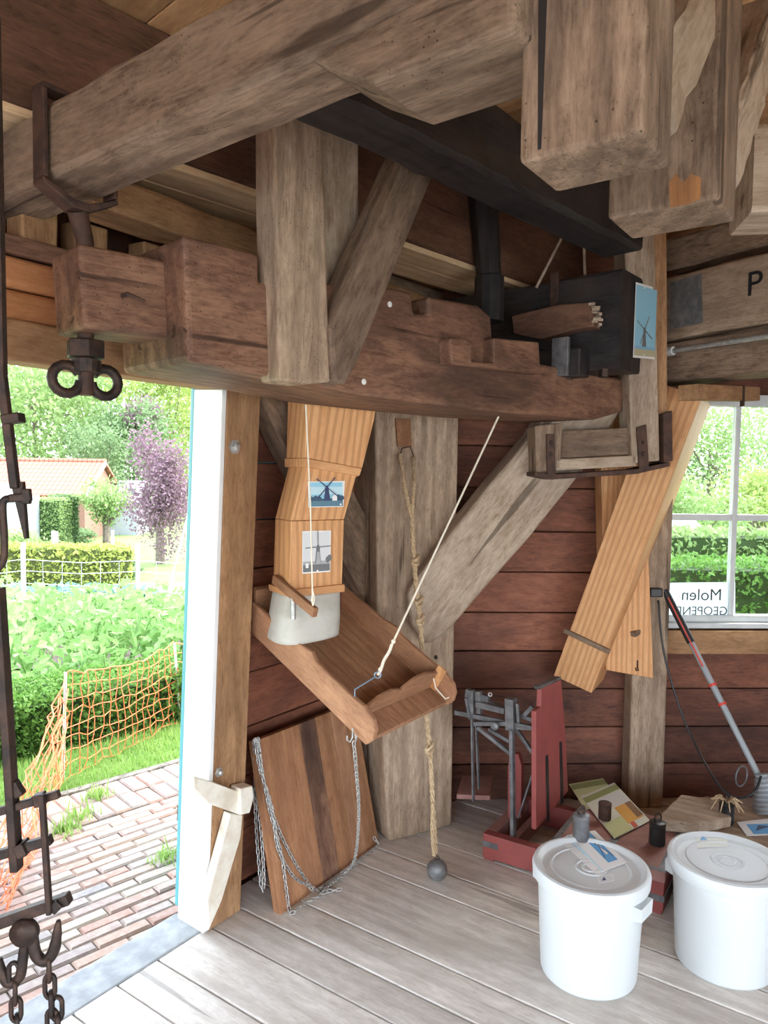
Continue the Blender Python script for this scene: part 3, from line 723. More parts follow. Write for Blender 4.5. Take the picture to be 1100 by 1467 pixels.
# arm with steel pin and cord
a_0 = P(393, 829, 2.66); a_1 = P(452, 878, 2.46)
arm = thing('chute_arm', 'thin wooden arm with steel pin held up by a cord', 'arm', a_1)
m = MB(); m.bar(a_0, a_1, .02, .034); m.build('arm_bar', M_panel, arm, grain=a_1-a_0, bevel=.003)
pp = P(420, 862, 2.56); m = MB(); m.tube([pp+UP*.012, pp-UP*.062], .0095, 12); m.build('pin', M_galv, arm, smooth=True)
e1 = P(448, 868, 2.47); e0 = P(438, 580, 2.50)
m = MB(); m.tube([e0, e0.lerp(e1, .5)+Vector((.004, 0, 0)), e1], .0028, 6); m.tube([e1+UP*.05, e1+UP*.025+cR*.006, e1-UP*.01, e1+UP*.02-cR*.005, e1+UP*.05], .002, 6); m.build('cord', M_cord, arm, smooth=True)
def card(name, label, pl, pts, layers, off):
    P2 = pl.off(off); m = MB(); c_ = P2.poly(pts); m.prism(c_, -pl.n*.0012)
    o_, ux, uy = c_[3], c_[2]-c_[3], c_[0]-c_[3]   # pts: TL, TR, BR, BL
    mats = [M_paper]
    for k, (mat, poly) in enumerate(layers):
        if mat not in mats: mats.append(mat)
        m.mi = mats.index(mat)
        lay = [o_+ux*x+uy*y+pl.n*(.0003*(k+1)) for x, y in poly]
        nn_ = (lay[1]-lay[0]).cross(lay[2]-lay[0])
        if nn_.dot(pl.n) < 0: lay.reverse()
        m.add(lay, [list(range(len(lay)))])
    o = m.build(name, mats); tag(o, label, 'picture'); return o
pm = {k: plain('print_'+k, c, .45) for k, c in dict(sky=(.30, .62, .80), sky2=(.55, .78, .88), navy=(.03, .05, .14), tree=(.04, .09, .16), field=(.10, .22, .30), grey=(.42, .43, .44), dgrey=(.16, .17, .18), lgrey=(.70, .72, .74), white=(.85, .86, .86), blue=(.10, .38, .72), water=(.25, .50, .70), sand=(.55, .50, .32), olive=(.32, .38, .16), lime=(.60, .66, .36), orange=(.75, .42, .10), brown=(.25, .15, .08), redd=(.60, .12, .08), pale=(.76, .80, .72)).items()}
def mill(x, y, s, body, tilt=0, k=1.0):
    L = [(body, [(x-.11*s, y), (x+.11*s, y), (x+.055*s, y+.42*s*k), (x-.055*s, y+.42*s*k)]), (body, [(x-.075*s, y+.4*s*k), (x+.075*s, y+.4*s*k), (x+.03*s, y+.52*s*k), (x-.03*s, y+.52*s*k)])]
    for a in range(4):
        q = math.radians(a*90+tilt); c_, s_ = math.cos(q), math.sin(q); hx, hy = x, y+.46*s*k
        L.append((body, [(hx-.012*s*s_, hy+.012*s*k*c_), (hx+.45*s*c_-.012*s*s_, hy+(.45*s*s_+.012*s*c_)*k), (hx+.45*s*c_+.018*s*s_, hy+(.45*s*s_-.018*s*c_)*k), (hx+.018*s*s_, hy-.018*s*k*c_)]))
    return L
B01 = [(0.02, .03), (.98, .03), (.98, .97), (.02, .97)]
def band(mat, y0, y1): return (mat, [(.02, y0), (.98, y0), (.98, y1), (.02, y1)])
def dots(mat, pts, r=.03, asp=1): return [(mat, [(x+r*math.cos(a), y+r*asp*math.sin(a)) for a in [math.radians(q) for q in range(0, 360, 45)]]) for x, y in pts]
card('postcard', 'colour postcard of a blue windmill on the pine chute', CH, [(441, 690), (494, 689), (492, 726), (442, 727)],
     [band(pm['sky'], .03, .97), band(pm['sky2'], .5, .8), band(pm['field'], .03, .25), band(pm['tree'], .25, .33)] + dots(pm['tree'], [(.08, .33), (.2, .36), (.3, .33), (.75, .36), (.85, .4), (.95, .36)], .07, 1.4) + mill(.52, .25, .85, pm['navy'], 50, 1.35) + [(pm['white'], [(.66, .25), (.8, .25), (.8, .42), (.73, .5), (.66, .42)])] + dots(pm['white'], [(.9, .1)], .03, 1.3), .004)
card('photo_print', 'black and white photo of a windmill on the pine chute', CH, [(433, 761), (474, 760), (473, 819), (433, 822)],
     [band(pm['lgrey'], .03, .97), band(pm['dgrey'], .03, .22), band(pm['grey'], .2, .28)] + dots(pm['dgrey'], [(.9, .3), (.97, .34)], .08) + mill(.55, .22, 1.0, pm['dgrey'], 2, .85) + [(pm['grey'], [(.46, .22), (.64, .22), (.59, .5), (.51, .5)]), (pm['white'], [(.1, .13), (.2, .13), (.2, .24), (.1, .24)])] + dots(pm['white'], [(.52, .05)], .035, .7), .004)
# ---- trough (shoe)
A = P(521, 1068, 2.42); TP = PL(A, 125); uT = azd(35); wT = len_x(A, uT, 641)
axT = (TP.at(360, 908)-A); axT = axT.normalized()      # up the slope, to the wall
tr = thing('feed_trough', 'sloping wooden feed trough with scalloped lip below the chute', 'trough', A)
side = [(523, 1068), (360, 908), (360, 862), (425, 921), (445, 934), (452, 948), (497, 992), (520, 1012), (534, 1032), (537, 1048), (533, 1062)]
m = MB(); m.prism(TP.poly(side), uT*.024); m.build('side_board', M_trough, tr, grain=axT, bevel=.006, seg=3)
m = MB(); m.prism([p+uT*(wT-.024) for p in TP.poly(side)], uT*.024); m.build('side_board', M_trough, tr, grain=axT, bevel=.006, seg=3)
back = TP.at(360, 908); nT = uT.cross(axT).normalized()
if nT.z < 0: nT = -nT
f_ = A+axT*.02
for k in range(3):
    w0, w1 = .024+(wT-.048)*k/3, .024+(wT-.048)*(k+1)/3-.002
    m = MB(); m.prism([A+uT*w0, A+uT*w1, back+uT*w1, back+uT*w0], nT*.022); m.build('bottom_board', M_trough, tr, grain=axT, bevel=.002)
m = MB(); m.prism([back+uT*.024, back+uT*(wT-.024), back+uT*(wT-.024)+UP*.16, back+uT*.024+UP*.16], axT*.02); m.build('end_board', M_trough, tr, grain=uT, bevel=.003)
lip0 = A+axT*.085+nT*.022; wi = wT-.05; lp = []
prof = [(0, .03), (.1, .045), (.22, .075), (.36, .082), (.45, .07), (.5, .06), (.54, .075), (.64, .098), (.78, .1), (.9, .085), (1, .08)]
lp = [lip0+uT*(.025+wi*x)+nT*h for x, h in prof] + [lip0+uT*(wT-.025), lip0+uT*.025]
m = MB(); m.prism(lp, axT*.016); m.build('scalloped_lip', M_trough, tr, grain=uT, bevel=.004)
m = MB(); q0 = A+axT*.1+uT*(wT-.03)+nT*.13; m.prism([q0, q0+axT*-.04, q0+axT*-.04-nT*.1, q0-nT*.1], -uT*.012); m.build('corner_batten', M_pine, tr, bevel=.002)
m = MB(); q1 = q0-uT*.02-nT*.04
m.tube([q1, q1-axT*.04-nT*.04, q1-axT*.09-nT*.06+uT*.02, q1-axT*.11-nT*.03+uT*.04], .003, 6); m.build('string_tie', M_cord, tr, smooth=True)
for (px, py) in ((636, 962),):
    b = MB(); b.lathe([(.009, 0), (.006, .006)], A+axT*.13+uT*(wT-.025)+nT*.14, -uT, 10); b.build('screw', M_iron, tr)
m = MB(); hk = TP.off(-.004).at(506, 1040); m.prism([hk, hk+axT*-.03-UP*.0, hk-UP*.045-axT*.015], TP.n*.003 if TP.n.dot(CAM-A) > 0 else -TP.n*.003); m.build('hook_plate', M_galv, tr)
hkp = P(505, 1058, 2.43); m = MB(); m.tube([hkp+UP*.035, hkp+UP*.005, hkp-UP*.012-cR*.008, hkp-UP*.005-cR*.018, hkp+UP*.01-cR*.018], .003, 7); m.build('hook', M_galv, tr, smooth=True)
# wire and cord of the trough
wl_ = P(541, 967, 2.50); wa = TP.off(0).at(505, 993)+uT*.012
m = MB(); m.tube([wa-UP*.02, wa+UP*.01, wa.lerp(wl_, .9)], .0026, 7)
ringp = [wl_+cR*.011*math.cos(a)+UP*.011*math.sin(a) for a in [i*math.pi/6 for i in range(12)]]
m.tube(ringp, .0024, 6, closed=True)
o = m.build('wire_hook', M_wire, smooth=True); tag(o, 'blue wire hook from trough side to the white cord', 'hook')
c0 = P(714, 597, 2.78)
m = MB(); m.tube([c0, c0.lerp(wl_, .5), wl_], .0038, 8)
for t in (.0, .1): m.ball(wl_.lerp(c0, .02+t), .008, 6)
m.tube([wl_.lerp(c0, t_) + cR*.002*math.sin(t_*90) for t_ in [i*.01 for i in range(0, 12)]], .0055, 6)
o = m.build('trough_cord', M_cord, smooth=True); tag(o, 'white cord running from bridge beam to trough wire', 'cord')
# ---- hemp rope with lead weight
def twist(path, r, turns):
    m = MB(); path = [Vector(p) for p in path]; pts = []
    seg = 26
    for i in range(len(path)-1):
        n_ = max(2, int((path[i+1]-path[i]).length/.006))
        for k in range(n_): pts.append(path[i].lerp(path[i+1], k/n_))
    pts.append(path[-1])
    for s in range(3):
        pp = []
        for i, p in enumerate(pts):
            a = 2*math.pi*(s/3) + i*turns; pp.append(p+(cR*math.cos(a)+Vector((0, 1, 0))*math.sin(a))*r*.55)
        m.tube(pp, r*.62, 6)
    return m
rp = thing('hemp_rope', 'knotted hemp rope hanging from the corner post to a lead ball', 'rope', P(624, 1225, 2.93))
top = CPP.off(.02).at(582, 650)
main = [P(590, 742, 3.12), P(593, 800, 3.1), P(597, 850, 3.08), P(603, 900, 3.05), P(606, 960, 3.03), P(612, 1040, 3.0), P(616, 1075, 2.98), P(620, 1150, 2.95), P(624, 1222, 2.93)]
twist(main, .0095, .35).build('rope_strand', M_rope, rp, smooth='all')
twist([CPP.off(.02).at(573, 650), P(580, 700, 3.14), P(590, 745, 3.12)], .008, .35).build('rope_loop', M_rope, rp, smooth='all')
twist([CPP.off(.02).at(592, 655), P(593, 690, 3.15), P(590, 745, 3.12)], .008, .35).build('rope_loop', M_rope, rp, smooth='all')
m = MB(); m.tube([CPP.off(.02).at(573, 652), CPP.off(.025).at(576, 642), CPP.off(.02).at(588, 640), CPP.off(.02).at(593, 656)], .003, 6); m.build('wire_eye', M_rust, rp)
for (px, py, Y) in ((595, 803, 3.095), (600, 862, 3.07), (602, 888, 3.055), (615, 1072, 2.975)):
    m = MB(); c_ = P(px, py, Y)
    for s in range(2):
        pts = [c_+cR*.014*math.cos(a)*(1 if s else .8)+UP*(.01*math.sin(a+s)+(.008 if s else -.008))+Vector((0, .013*math.sin(a+.6), 0)) for a in [i*math.pi/7 for i in range(14)]]
        m.tube(pts, .0085, 7, closed=True)
    m.build('knot', M_rope, rp, smooth='all')
twist([P(620, 1150, 2.94), P(619, 1190, 2.93), P(622, 1226, 2.92)], .008, .35).build('rope_splice', M_rope, rp, smooth='all')
wb = G(625.5, 1283); r_ = .042
m = MB(); bc = P(625.5, 1265, 2.93); m.ball((bc.x, bc.y, r_), r_, 14, (1, 1, 1.02))
lead = m.build('lead_ball', M_lead, smooth='all'); tag(lead, 'grey lead ball weight resting on the floor under the rope', 'weight')
m = MB(); ct = Vector((bc.x, bc.y, 2*r_)); m.tube([ct+cR*.008*math.cos(a)+UP*(.006+.01*math.sin(a)) for a in [i*math.pi/5 for i in range(10)]], .002, 6, closed=True); m.tube([ct+UP*.014, P(624, 1222, 2.93)], .0015, 6); m.build('wire_ring', M_iron, lead)
# ---- leaning plank panel
BL, BR = G(402, 1311), G(543, 1208)
TL, TR_ = PL(BL, 125).at(365, 1062), PL(BR, 125).at(508, 1006)
nP = (BR-BL).cross(TL-BL).normalized()
if nP.y > 0: nP = -nP
pan = thing('plank_panel', 'brown plank hatch panel leaning on the wall by the door', 'panel', (BL+BR)/2)
fr = [0, .4, .56, .72, .86, 1]
for k in range(5):
    b0_, b1_ = BL.lerp(BR, fr[k]+.002), BL.lerp(BR, fr[k+1]-.002); t0_, t1_ = TL.lerp(TR_, fr[k]+.002), TL.lerp(TR_, fr[k+1]-.002)
    m = MB(); m.prism([b0_, b1_, t1_, t0_], -nP*.036); m.build('plank', (M_panel, M_lever, M_panel, M_trough, M_panel)[k], pan, grain=t0_-b0_, bevel=.002)
def panel(a, b, off=.008): return BL.lerp(BR, a).lerp(TL.lerp(TR_, a), b)+nP*off
def chain(path, L=.026, W=.0165, r=.0023, m=None, ns=5, nl=10):
    m = m or MB(); path = [Vector(p) for p in path]; d = 0; pos = []; acc = 0; step = L*.72
    for a, b in zip(path[:-1], path[1:]):
        l = (b-a).length; t = acc
        while t < l: pos.append((a.lerp(b, t/l), (b-a).normalized())); t += step
        acc = t-l
    for i, (p, t) in enumerate(pos):
        s = t.cross(UP if abs(t.z) < .95 else cR).normalized(); q = s.cross(t)
        if i % 2: s, q = (s+q).normalized(), (q-s).normalized()
        else: s, q = (s-q).normalized(), (q+s).normalized()
        pts = []
        for k in range(nl):
            a = 2*math.pi*k/nl; pts.append(p+t*((L/2-W/2)*(1 if math.cos(a) > 0 else -1)+W/2*math.cos(a))+s*(W/2-r)*math.sin(a))
        m.tube(pts, r, ns, closed=True)
    return m
def curve(pts, n=8):                    # smooth path through points
    out = []; P_ = [pts[0]]+list(pts)+[pts[-1]]
    for i in range(1, len(P_)-2):
        a, b, c, d = map(Vector, P_[i-1:i+3])
        for k in range(n):
            t = k/n; out.append(.5*((2*b)+(c-a)*t+(2*a-5*b+4*c-d)*t*t+(3*b-a-3*c+d)*t**3))
    out.append(Vector(pts[-1])); return out
PPn = lambda px, py, off=.01: on_plane(px, py, BL+nP*off, nP)
F_ = lambda px, py: G(px, py, .012)
chains = [
 [PPn(366, 1062), PPn(372, 1100), PPn(390, 1160), PPn(398, 1215), PPn(420, 1255), PPn(440, 1268), F_(450, 1277)],
 [PPn(370, 1061), PPn(380, 1130), PPn(400, 1190), PPn(425, 1240), F_(448, 1272), F_(470, 1276), F_(487, 1274)],
 [PPn(368, 1062), PPn(384, 1150), PPn(402, 1220), PPn(409, 1265), PPn(414, 1300), F_(420, 1307), F_(440, 1292), F_(470, 1278)],
 [P(507, 1066, 2.43), P(510, 1100, 2.46), P(514, 1165, 2.6), P(508, 1230, 2.85), F_(490, 1251), F_(455, 1275)],
 [PPn(537, 1202), F_(541, 1211), F_(520, 1228), F_(495, 1250), F_(462, 1277)],
]
side_ch = [[PPn(364, 1063, .0), P(366, 1120, BL.y+.1), P(374, 1190, BL.y+.06), P(378, 1262, BL.y+.03), P(374, 1268, BL.y+.03), P(368, 1200, BL.y+.08), P(365, 1130, BL.y+.1), P(367, 1075, BL.y+.16)]]
for k, c in enumerate(chains+side_ch):
    lab = ['galvanised chain draped from the panel corner, shortest fall to the floor', 'galvanised chain draped from the panel corner, ending in a floor tangle', 'galvanised chain draped from panel corner to its lower hole', 'galvanised chain hanging straight down from the trough hook', 'galvanised chain from the panel right hole along the floor', 'galvanised chain loop hanging beside the door post'][k]
    m = chain(curve(c)); o = m.build('chain', M_galv, smooth='all'); tag(o, lab, 'chain', 'light chains on the leaning panel')
# ---- white wooden stop on the door jamb
st = thing('door_stop', 'white wooden door catch with slanting leg at the jamb', 'door stop', DP.off(.04).at(300, 1332))
SP = DP.off(.045)
m = MB(); m.prism(SP.poly([(278, 1113), (300, 1119), (345, 1135), (345, 1168), (300, 1152), (278, 1130)]), -DP.n*.04); m.build('arm', M_pale_bar, st, grain=DP.u, bevel=.004)
m = MB(); m.prism(SP.off(.012).poly([(344, 1130), (362, 1126), (364, 1142), (358, 1165), (345, 1168)]), -DP.n*.05); m.build('hook_end', M_pale_bar, st, grain=UP, bevel=.004)
m = MB(); m.prism(SP.off(-.004).poly([(330, 1166), (348, 1168), (345, 1200), (318, 1290), (299, 1334), (297, 1290)]), -DP.n*.036); m.build('leg', M_pale_bar, st, grain=SP.at(335, 1170)-SP.at(300, 1330), bevel=.004)
# ---- right hand chutes
C_ = P(847, 993, 3.47); dA, d1, d2 = Vector((.268, -.138, .953)), Vector((-.84, .451, .302)), Vector((.472, .882, -.005))
d2 = (d2-dA*d2.dot(dA)).normalized(); d1 = d2.cross(dA).normalized()
if d1.x > 0: d1 = -d1
l1, l2 = len_x(C_, d1, 793), len_x(C_, d2, 874)
Lc = 1.46
rc_ = thing('meal_spout', 'long slanting square pine spout with wooden batten, pointing down to scale', 'chute', C_)
m = MB()
th = .02
def cbox(a, b, c, d, l0, l1_, name, mat):
    m = MB(); m.prism([C_+d1*a+d2*c+dA*l0, C_+d1*b+d2*c+dA*l0, C_+d1*b+d2*d+dA*l0, C_+d1*a+d2*d+dA*l0], dA*(l1_-l0)); return m.build(name, mat, rc_, grain=dA, bevel=.002)
cbox(0, l1, 0, th, 0, Lc, 'front_board', M_pine); cbox(0, l1, l2-th, l2, 0, Lc, 'back_board', M_pine)
cbox(0, th, th, l2-th, 0, Lc, 'side_board', M_pine); cbox(l1-th, l1, th, l2-th, 0, Lc, 'side_board', M_pine)
bcen = C_-d2*.011; b0_ = on_plane(808, 903, bcen, d2); b1_ = on_plane(873, 934, bcen, d2)
m = MB(); m.bar(b0_, b1_, .022, .018, up=d2); m.build('batten', M_grey, rc_, grain=b1_-b0_, bevel=.003)
VC = PL(P(900, 900, 3.56), 88)
vc = thing('rear_spout', 'upright pine spout behind the slanting spout', 'chute', VC.at(900, 968))
m = MB(); m.prism(VC.poly([(858, 560), (920, 560), (936, 972), (868, 960)]), -VC.n*.1); m.build('spout_body', M_pine, vc, grain=UP, bevel=.003)
q0, q1 = P(906, 909, 3.55), P(940, 889, 3.66); m = MB(); m.bar(q0, q1, .03, .025); m.build('batten', M_grey, vc, grain=q1-q0, bevel=.003)
m = MB(); hp = VC.off(.006).at(913, 955); m.tube([hp+UP*.03, hp, hp-UP*.02+cR*.006, hp-UP*.02-cR*.006, hp-UP*.005-cR*.008], .003, 6); m.build('hook', M_iron, vc)
sb0, sb1 = P(972, 562, 3.2), P(1062, 563, 3.42)
m = MB(); m.bar(P(985, 562, 3.15), P(1075, 565, 3.55), .09, .065); o = m.build('stub_beam', M_oak, grain=sb1-sb0, bevel=.004); tag(o, 'short squared timber stub over the slanting spout top', 'beam')
m = MB(); m.bar(P(1064, 553, 3.4), P(1063, 582, 3.4), .03, .008); m.build('iron_plate', M_rust, o)
# ---- cards on beams
EPn = PL(BE-uE*.004, 40)
card('picture_card', 'blue sky windmill picture pinned on the black beam end', EPn, [(911, 404), (935, 411), (938, 515), (907, 512)],
     [band(pm['sky'], .03, .97), band(pm['sand'], .03, .12), band(pm['water'], .12, .16)] + mill(.45, .16, .9, pm['dgrey'], 62, .55) + dots(pm['white'], [(.35, .95), (.45, .05)], .04, .3), .002)
# ================================================================== LOOSE THINGS
# ---- white tubs
def tub(px, py, label, hz):
    c = G(px, py); t = thing('storage_tub', label, 'tub', c, 'white lidded tubs')
    m = MB(); m.lathe([(.146, 0), (.153, .004), (.156, .012), (.172, .325), (.172, .34)], c, n=72); m.build('tub_body', M_white, t, smooth=True)
    lidp = [(.180, .318), (.187, .320), (.189, .326), (.191, .352), (.187, .362), (.178, .365), (.170, .363), (.162, .352), (.156, .350)]
    for r in (.128, .048, .026): lidp += [(r+.005, .350), (r+.002, .3535), (r-.002, .3535), (r-.005, .350)]
    lidp += [(.002, .350)]
    m = MB(); m.lathe(lidp, c, n=72); m.build('lid', M_white, t, smooth=True)
    for s in (1, -1):
        d = Vector((math.cos(hz), math.sin(hz), 0))*s; q = UP.cross(d); m = MB(); b = c+d*.160+UP*.272
        m.prism([b-q*.045+UP*.032, b+q*.045+UP*.032, b+q*.045+UP*.030-UP*.006, b-q*.045+UP*.024], d*.03)
        m.prism([b-q*.045+d*.028+UP*.032, b+q*.045+d*.028+UP*.032, b+q*.04+d*.028-UP*.012, b-q*.04+d*.028-UP*.012], d*.006)
        for k in (-1, 1): m.prism([b+q*.045*k+UP*.03, b+q*.045*k+d*.03+UP*.03, b+q*.04*k+d*.03-UP*.012, b+q*.04*k-UP*.022], -q*.004*k)
        m.build('handle', M_white, t, bevel=.002)
    return c, t
t1, _ = tub(842, 1389, 'white lidded tub with a weight and leaflet on its lid', math.radians(-42))
t2, _ = tub(1036, 1376, 'white lidded tub with a bare lid, beside the trimmer', math.radians(-42))
def weight(name, label, c, r, h, mat, ring=True, taper=.92, parts=None):
    m = MB(); m.lathe([(r*.96, 0), (r, .004), (r*taper, h*.72), (r*taper*.98, h*.8), (r*taper*1.03, h*.84), (r*taper*1.03, h*.97), (r*taper*.9, h)], c, n=28)
    o = m.build(name, mat, smooth=True); tag(o, label, 'weight')
    if ring:
        rr = r*.55; cc = Vector(c)+UP*(h+rr*.8); q = Vector((.9, .42, 0)).normalized()
        m = MB(); m.tube([cc+q*rr*math.cos(a)+UP*rr*math.sin(a) for a in [i*math.pi/9 for i in range(18)]], .0032, 7, closed=True); m.build('ring', M_iron, o, smooth='all')
    return o
wp = G(832, 1203, .351)
weight('iron_weight', 'dark shiny iron weight with ring standing on the tub lid', wp, .030, .095, M_steel)
def leaflet(name, label, pts, z, layers, cat='leaflet', th=.0012, mat=M_paper):
    c = [G(px, py, z) for px, py in pts]; m = MB(); m.prism(c, (0, 0, th)); mats = [mat]
    o_, ux, uy = c[3], c[2]-c[3], c[0]-c[3]
    for k, (mt, poly) in enumerate(layers):
        if mt not in mats: mats.append(mt)
        m.mi = mats.index(mt); lay = [o_+ux*x+uy*y+UP*(th+.0003*(k+1)) for x, y in poly]
        if (lay[1]-lay[0]).cross(lay[2]-lay[0]).z < 0: lay.reverse()
        m.add(lay, [list(range(len(lay)))])
    o = m.build(name, mats); return tag(o, label, cat)
def rect(mt, x0, y0, x1, y1): return (mt, [(x0, y0), (x1, y0), (x1, y1), (x0, y1)])
leaflet('leaflet', 'white leaflet with blue windmill photo under the lid weight', [(812, 1197), (852, 1190), (898, 1236), (862, 1249)], .353, [rect(pm['sky2'], 0, .0, .06, 1), rect(pm['blue'], .44, .12, .82, .9), (pm['white'], [(.62, .3), (.72, .3), (.68, .6), (.64, .6)]), (pm['navy'], [(.46, .2), (.8, .72), (.8, .76), (.46, .24)]), (pm['navy'], [(.5, .8), (.78, .2), (.8, .22), (.52, .82)])])
leaflet('leaflet', 'second white leaflet peeking out under the blue photo leaflet', [(800, 1203), (814, 1197), (868, 1250), (856, 1254)], .3515, [rect(pm['sky'], .85, .1, .97, .9)])
leaflet('tub_sticker', 'small printed sticker on the rim side of weighted lid', [(856, 1256), (878, 1252), (880, 1262), (858, 1266)], .3515, [rect(pm['lgrey'], .05, .1, .95, .9), (pm['navy'], [(.2, .3), (.5, .3), (.4, .8)])], 'sticker', .0005)
leaflet('tub_sticker', 'faint printed sticker on the bare tub lid', [(997, 1196), (1040, 1196), (1043, 1213), (999, 1215)], .3515, [rect(pm['pale'], .02, .05, .98, .95), (pm['blue'], [(.1, .55), (.35, .55), (.22, .9)])], 'sticker', .0005)
# ---- red platform scale
SO = G(691, 1231); eS = (G(951, 1313)-SO); LS = eS.length; eS.normalize(); wS = Vector((-eS.y, eS.x, 0)); WS = .46
def S(a, b, z): return SO+eS*a+wS*b+UP*z
sc = thing('platform_scale', 'old red platform scale with grey iron beam and weight pan', 'scale', S(LS/2, WS/2, 0))
def sbox(a0, a1, b0, b1, z0, z1, name, mat, gr=None, bev=.003, par=None):
    m = MB(); m.prism([S(a0, b0, z0), S(a1, b0, z0), S(a1, b1, z0), S(a0, b1, z0)], (0, 0, z1-z0)); return m.build(name, mat, par or sc, grain=gr or eS, bevel=bev)
f1_ = sbox(0, .34, 0, .045, .012, .115, 'front_rail', M_redp); sbox(0, .34, WS-.045, WS, .012, .115, 'back_rail', M_redp)
sbox(0, .045, .046, WS-.046, .012, .115, 'end_rail', M_redtop, wS)
sbox(.10, .13, .046, WS-.046, .03, .1, 'cross_rail', M_redtop, wS)
for (a, b) in ((0, 0), (0, WS-.05), (LS-.06, 0), (LS-.06, WS-.05)): sbox(a+.004, a+.05, b+.004, b+.046, 0, .012, 'foot', M_redp)
sbox(.0, .07, -.003, 0, .06, .085, 'iron_band', M_steel, par=f1_)
pt = sbox(.30, LS, 0, WS, .125, .168, 'platform', M_redtop)
sk = sbox(.34, LS-.004, .004, WS-.004, .012, .125, 'skirt', M_redp)
sbox(LS-.004, LS, .0, WS, .05, .075, 'iron_band', M_steel, wS, par=sk); sbox(.34, LS, .0, .004, .05, .075, 'iron_band', M_steel, par=sk)
sbox(LS-.03, LS+.002, -.002, WS+.002, .168, .171, 'edge_strip', M_steel, wS, par=pt); sbox(.30, .325, 0, WS, .168, .171, 'edge_strip', M_steel, wS, par=pt)
sbox(.5, .53, 0, WS, .168, .170, 'edge_strip', M_steel, wS, par=pt); sbox(.30, LS, .0, .02, .168, .1705, 'edge_strip', M_steel, par=pt)
# upright backboard
g0 = G(768, 1189, .168); ab = (g0-SO).dot(eS); bb = (g0-SO).dot(wS); tb = .022
UB = PL(S(ab, 0, 0), math.degrees(math.atan2(wS.x, wS.y)))
ubp = [(768, 1189), (814, 1133), (810, 1050), (804, 974), (776, 987), (775, 1013), (768, 1019)]
m = MB(); m.prism(UB.poly(ubp), -eS*tb); ub = m.build('backboard', M_redp, sc, grain=UP, bevel=.003)
for pts in ([(781, 1083), (785, 1081), (787, 1176), (783, 1178)], [(801, 1063), (804.5, 1062), (807, 1150), (803, 1153)]):
    m = MB(); m.prism([p+eS*.0015 for p in UB.poly(pts)], -eS*.002); m.build('slot', M_blackpl, ub, grain=UP)
m = MB(); m.prism([p-eS*.006 for p in UB.poly([(774, 984), (806, 970), (805, 974), (776, 989)])], -eS*.024); m.build('iron_cap', M_steel, ub)
SPL = PL(S(0, bb+.04, 0), 125)
def sb(p0, p1, w, h, name='lever', mat=M_steel, off=0.0, par=None):
    pl = SPL.off(off); m = MB(); m.bar(pl.at(*p0), pl.at(*p1), h*1.3, w*1.45, up=pl.n); return m.build(name, mat, par or sc, grain=pl.at(*p1)-pl.at(*p0), bevel=.002)
main_b = sb((652, 1020), (768, 1044), .014, .016, 'weigh_beam'); sb((676, 996), (770, 1034), .016, .014, 'upper_lever', off=-.03)
sb((683, 1008), (724, 1018), .022, .02, 'slide', par=main_b)
sb((732, 1000), (733, 1045), .034, .03, 'standard_head'); sb((733, 1045), (735, 1210), .02, .012, 'standard', off=.02); sb((735, 1210), (746, 1238), .02, .012, 'standard_foot', off=.03)
sb((684, 1042), (732, 1080), .012, .012, 'brace_rod', off=.01); sb((700, 1045), (730, 1062), .011, .012, 'brace_rod', off=-.02); sb((740, 1045), (763, 1078), .012, .012, 'brace_rod', off=-.04)
sb((680, 1036), (728, 1036), .02, .014, 'lower_lever', off=.012); sb((735, 1040), (764, 1042), .022, .016, 'lower_lever', off=-.01)
sb((675, 988), (676, 1030), .018, .02, 'pointer_post'); sb((668, 992), (700, 1003), .018, .03, 'pointer_head', off=-.02); sb((741, 1008), (743, 1035), .01, .01, 'pointer', off=.01)
sb((686, 990), (687, 1022), .02, .016, 'pointer_post', off=-.01); sb((667, 1000), (672, 1026), .008, .008, 'latch', off=.02)
sb((751, 1025), (763, 1012), .01, .014, 'latch', off=-.02)
m = MB(); kp = SPL.off(.03).at(712, 1038); m.lathe([(.008, 0), (.008, .012), (.018, .014), (.018, .03), (.012, .034)], kp, SPL.n, 16); m.build('balance_knob', M_steel, sc, smooth=True)
m = MB(); kp = SPL.off(.01).at(702, 995); m.tube([kp+SPL.u*.008*math.cos(a)+UP*.008*math.sin(a) for a in [i*math.pi/5 for i in range(10)]], .003, 6, closed=True); m.build('eye', M_galv, sc)
m = MB(); m.prism(SPL.off(-.07).poly([(727, 1098), (731, 1080), (742, 1080), (747, 1098), (746, 1172), (727, 1172)]), -SPL.n*.03); m.build('red_post', M_redp, sc, grain=UP, bevel=.003)
sb((742, 1172), (763, 1108), .006, .006, 'link_rod', off=-.02)
# pan
pc = SPL.at(677, 1146); pan_t = sb((676, 1030), (678, 1148), .013, .006, 'pan_strap', off=.03); sb((682, 1036), (686, 1130), .012, .006, 'pan_strap', off=-.06)
pz = pc.z; c4 = [G(px, py, pz) for px, py in ((654, 1138), (702, 1140), (706, 1112), (662, 1111))]
m = MB(); m.prism(c4, (0, 0, -.022)); m.build('weight_pan', M_redtop, sc, grain=eS, bevel=.003)
m = MB(); q_ = [S(LS+.02, .06, 0), S(LS+.62, .06, 0), S(LS+.62, WS+.34, 0), S(LS+.02, WS+.34, 0)]; m.prism(q_, (0, 0, .15))
cr_ = m.build('low_crate', M_grey, grain=eS, bevel=.006); tag(cr_, 'low weathered wooden crate beside the red scale', 'crate')
for k in range(4):
    b0_, b1_ = .05+k*(WS+.3)/4, .05+(k+1)*(WS+.3)/4-.005; m = MB(); m.prism([S(LS+.015, b0_, .1505), S(LS+.63, b0_, .1505), S(LS+.63, b1_, .1505), S(LS+.015, b1_, .1505)], (0, 0, .02)); m.build('slat', M_postw, cr_, grain=eS, bevel=.003)
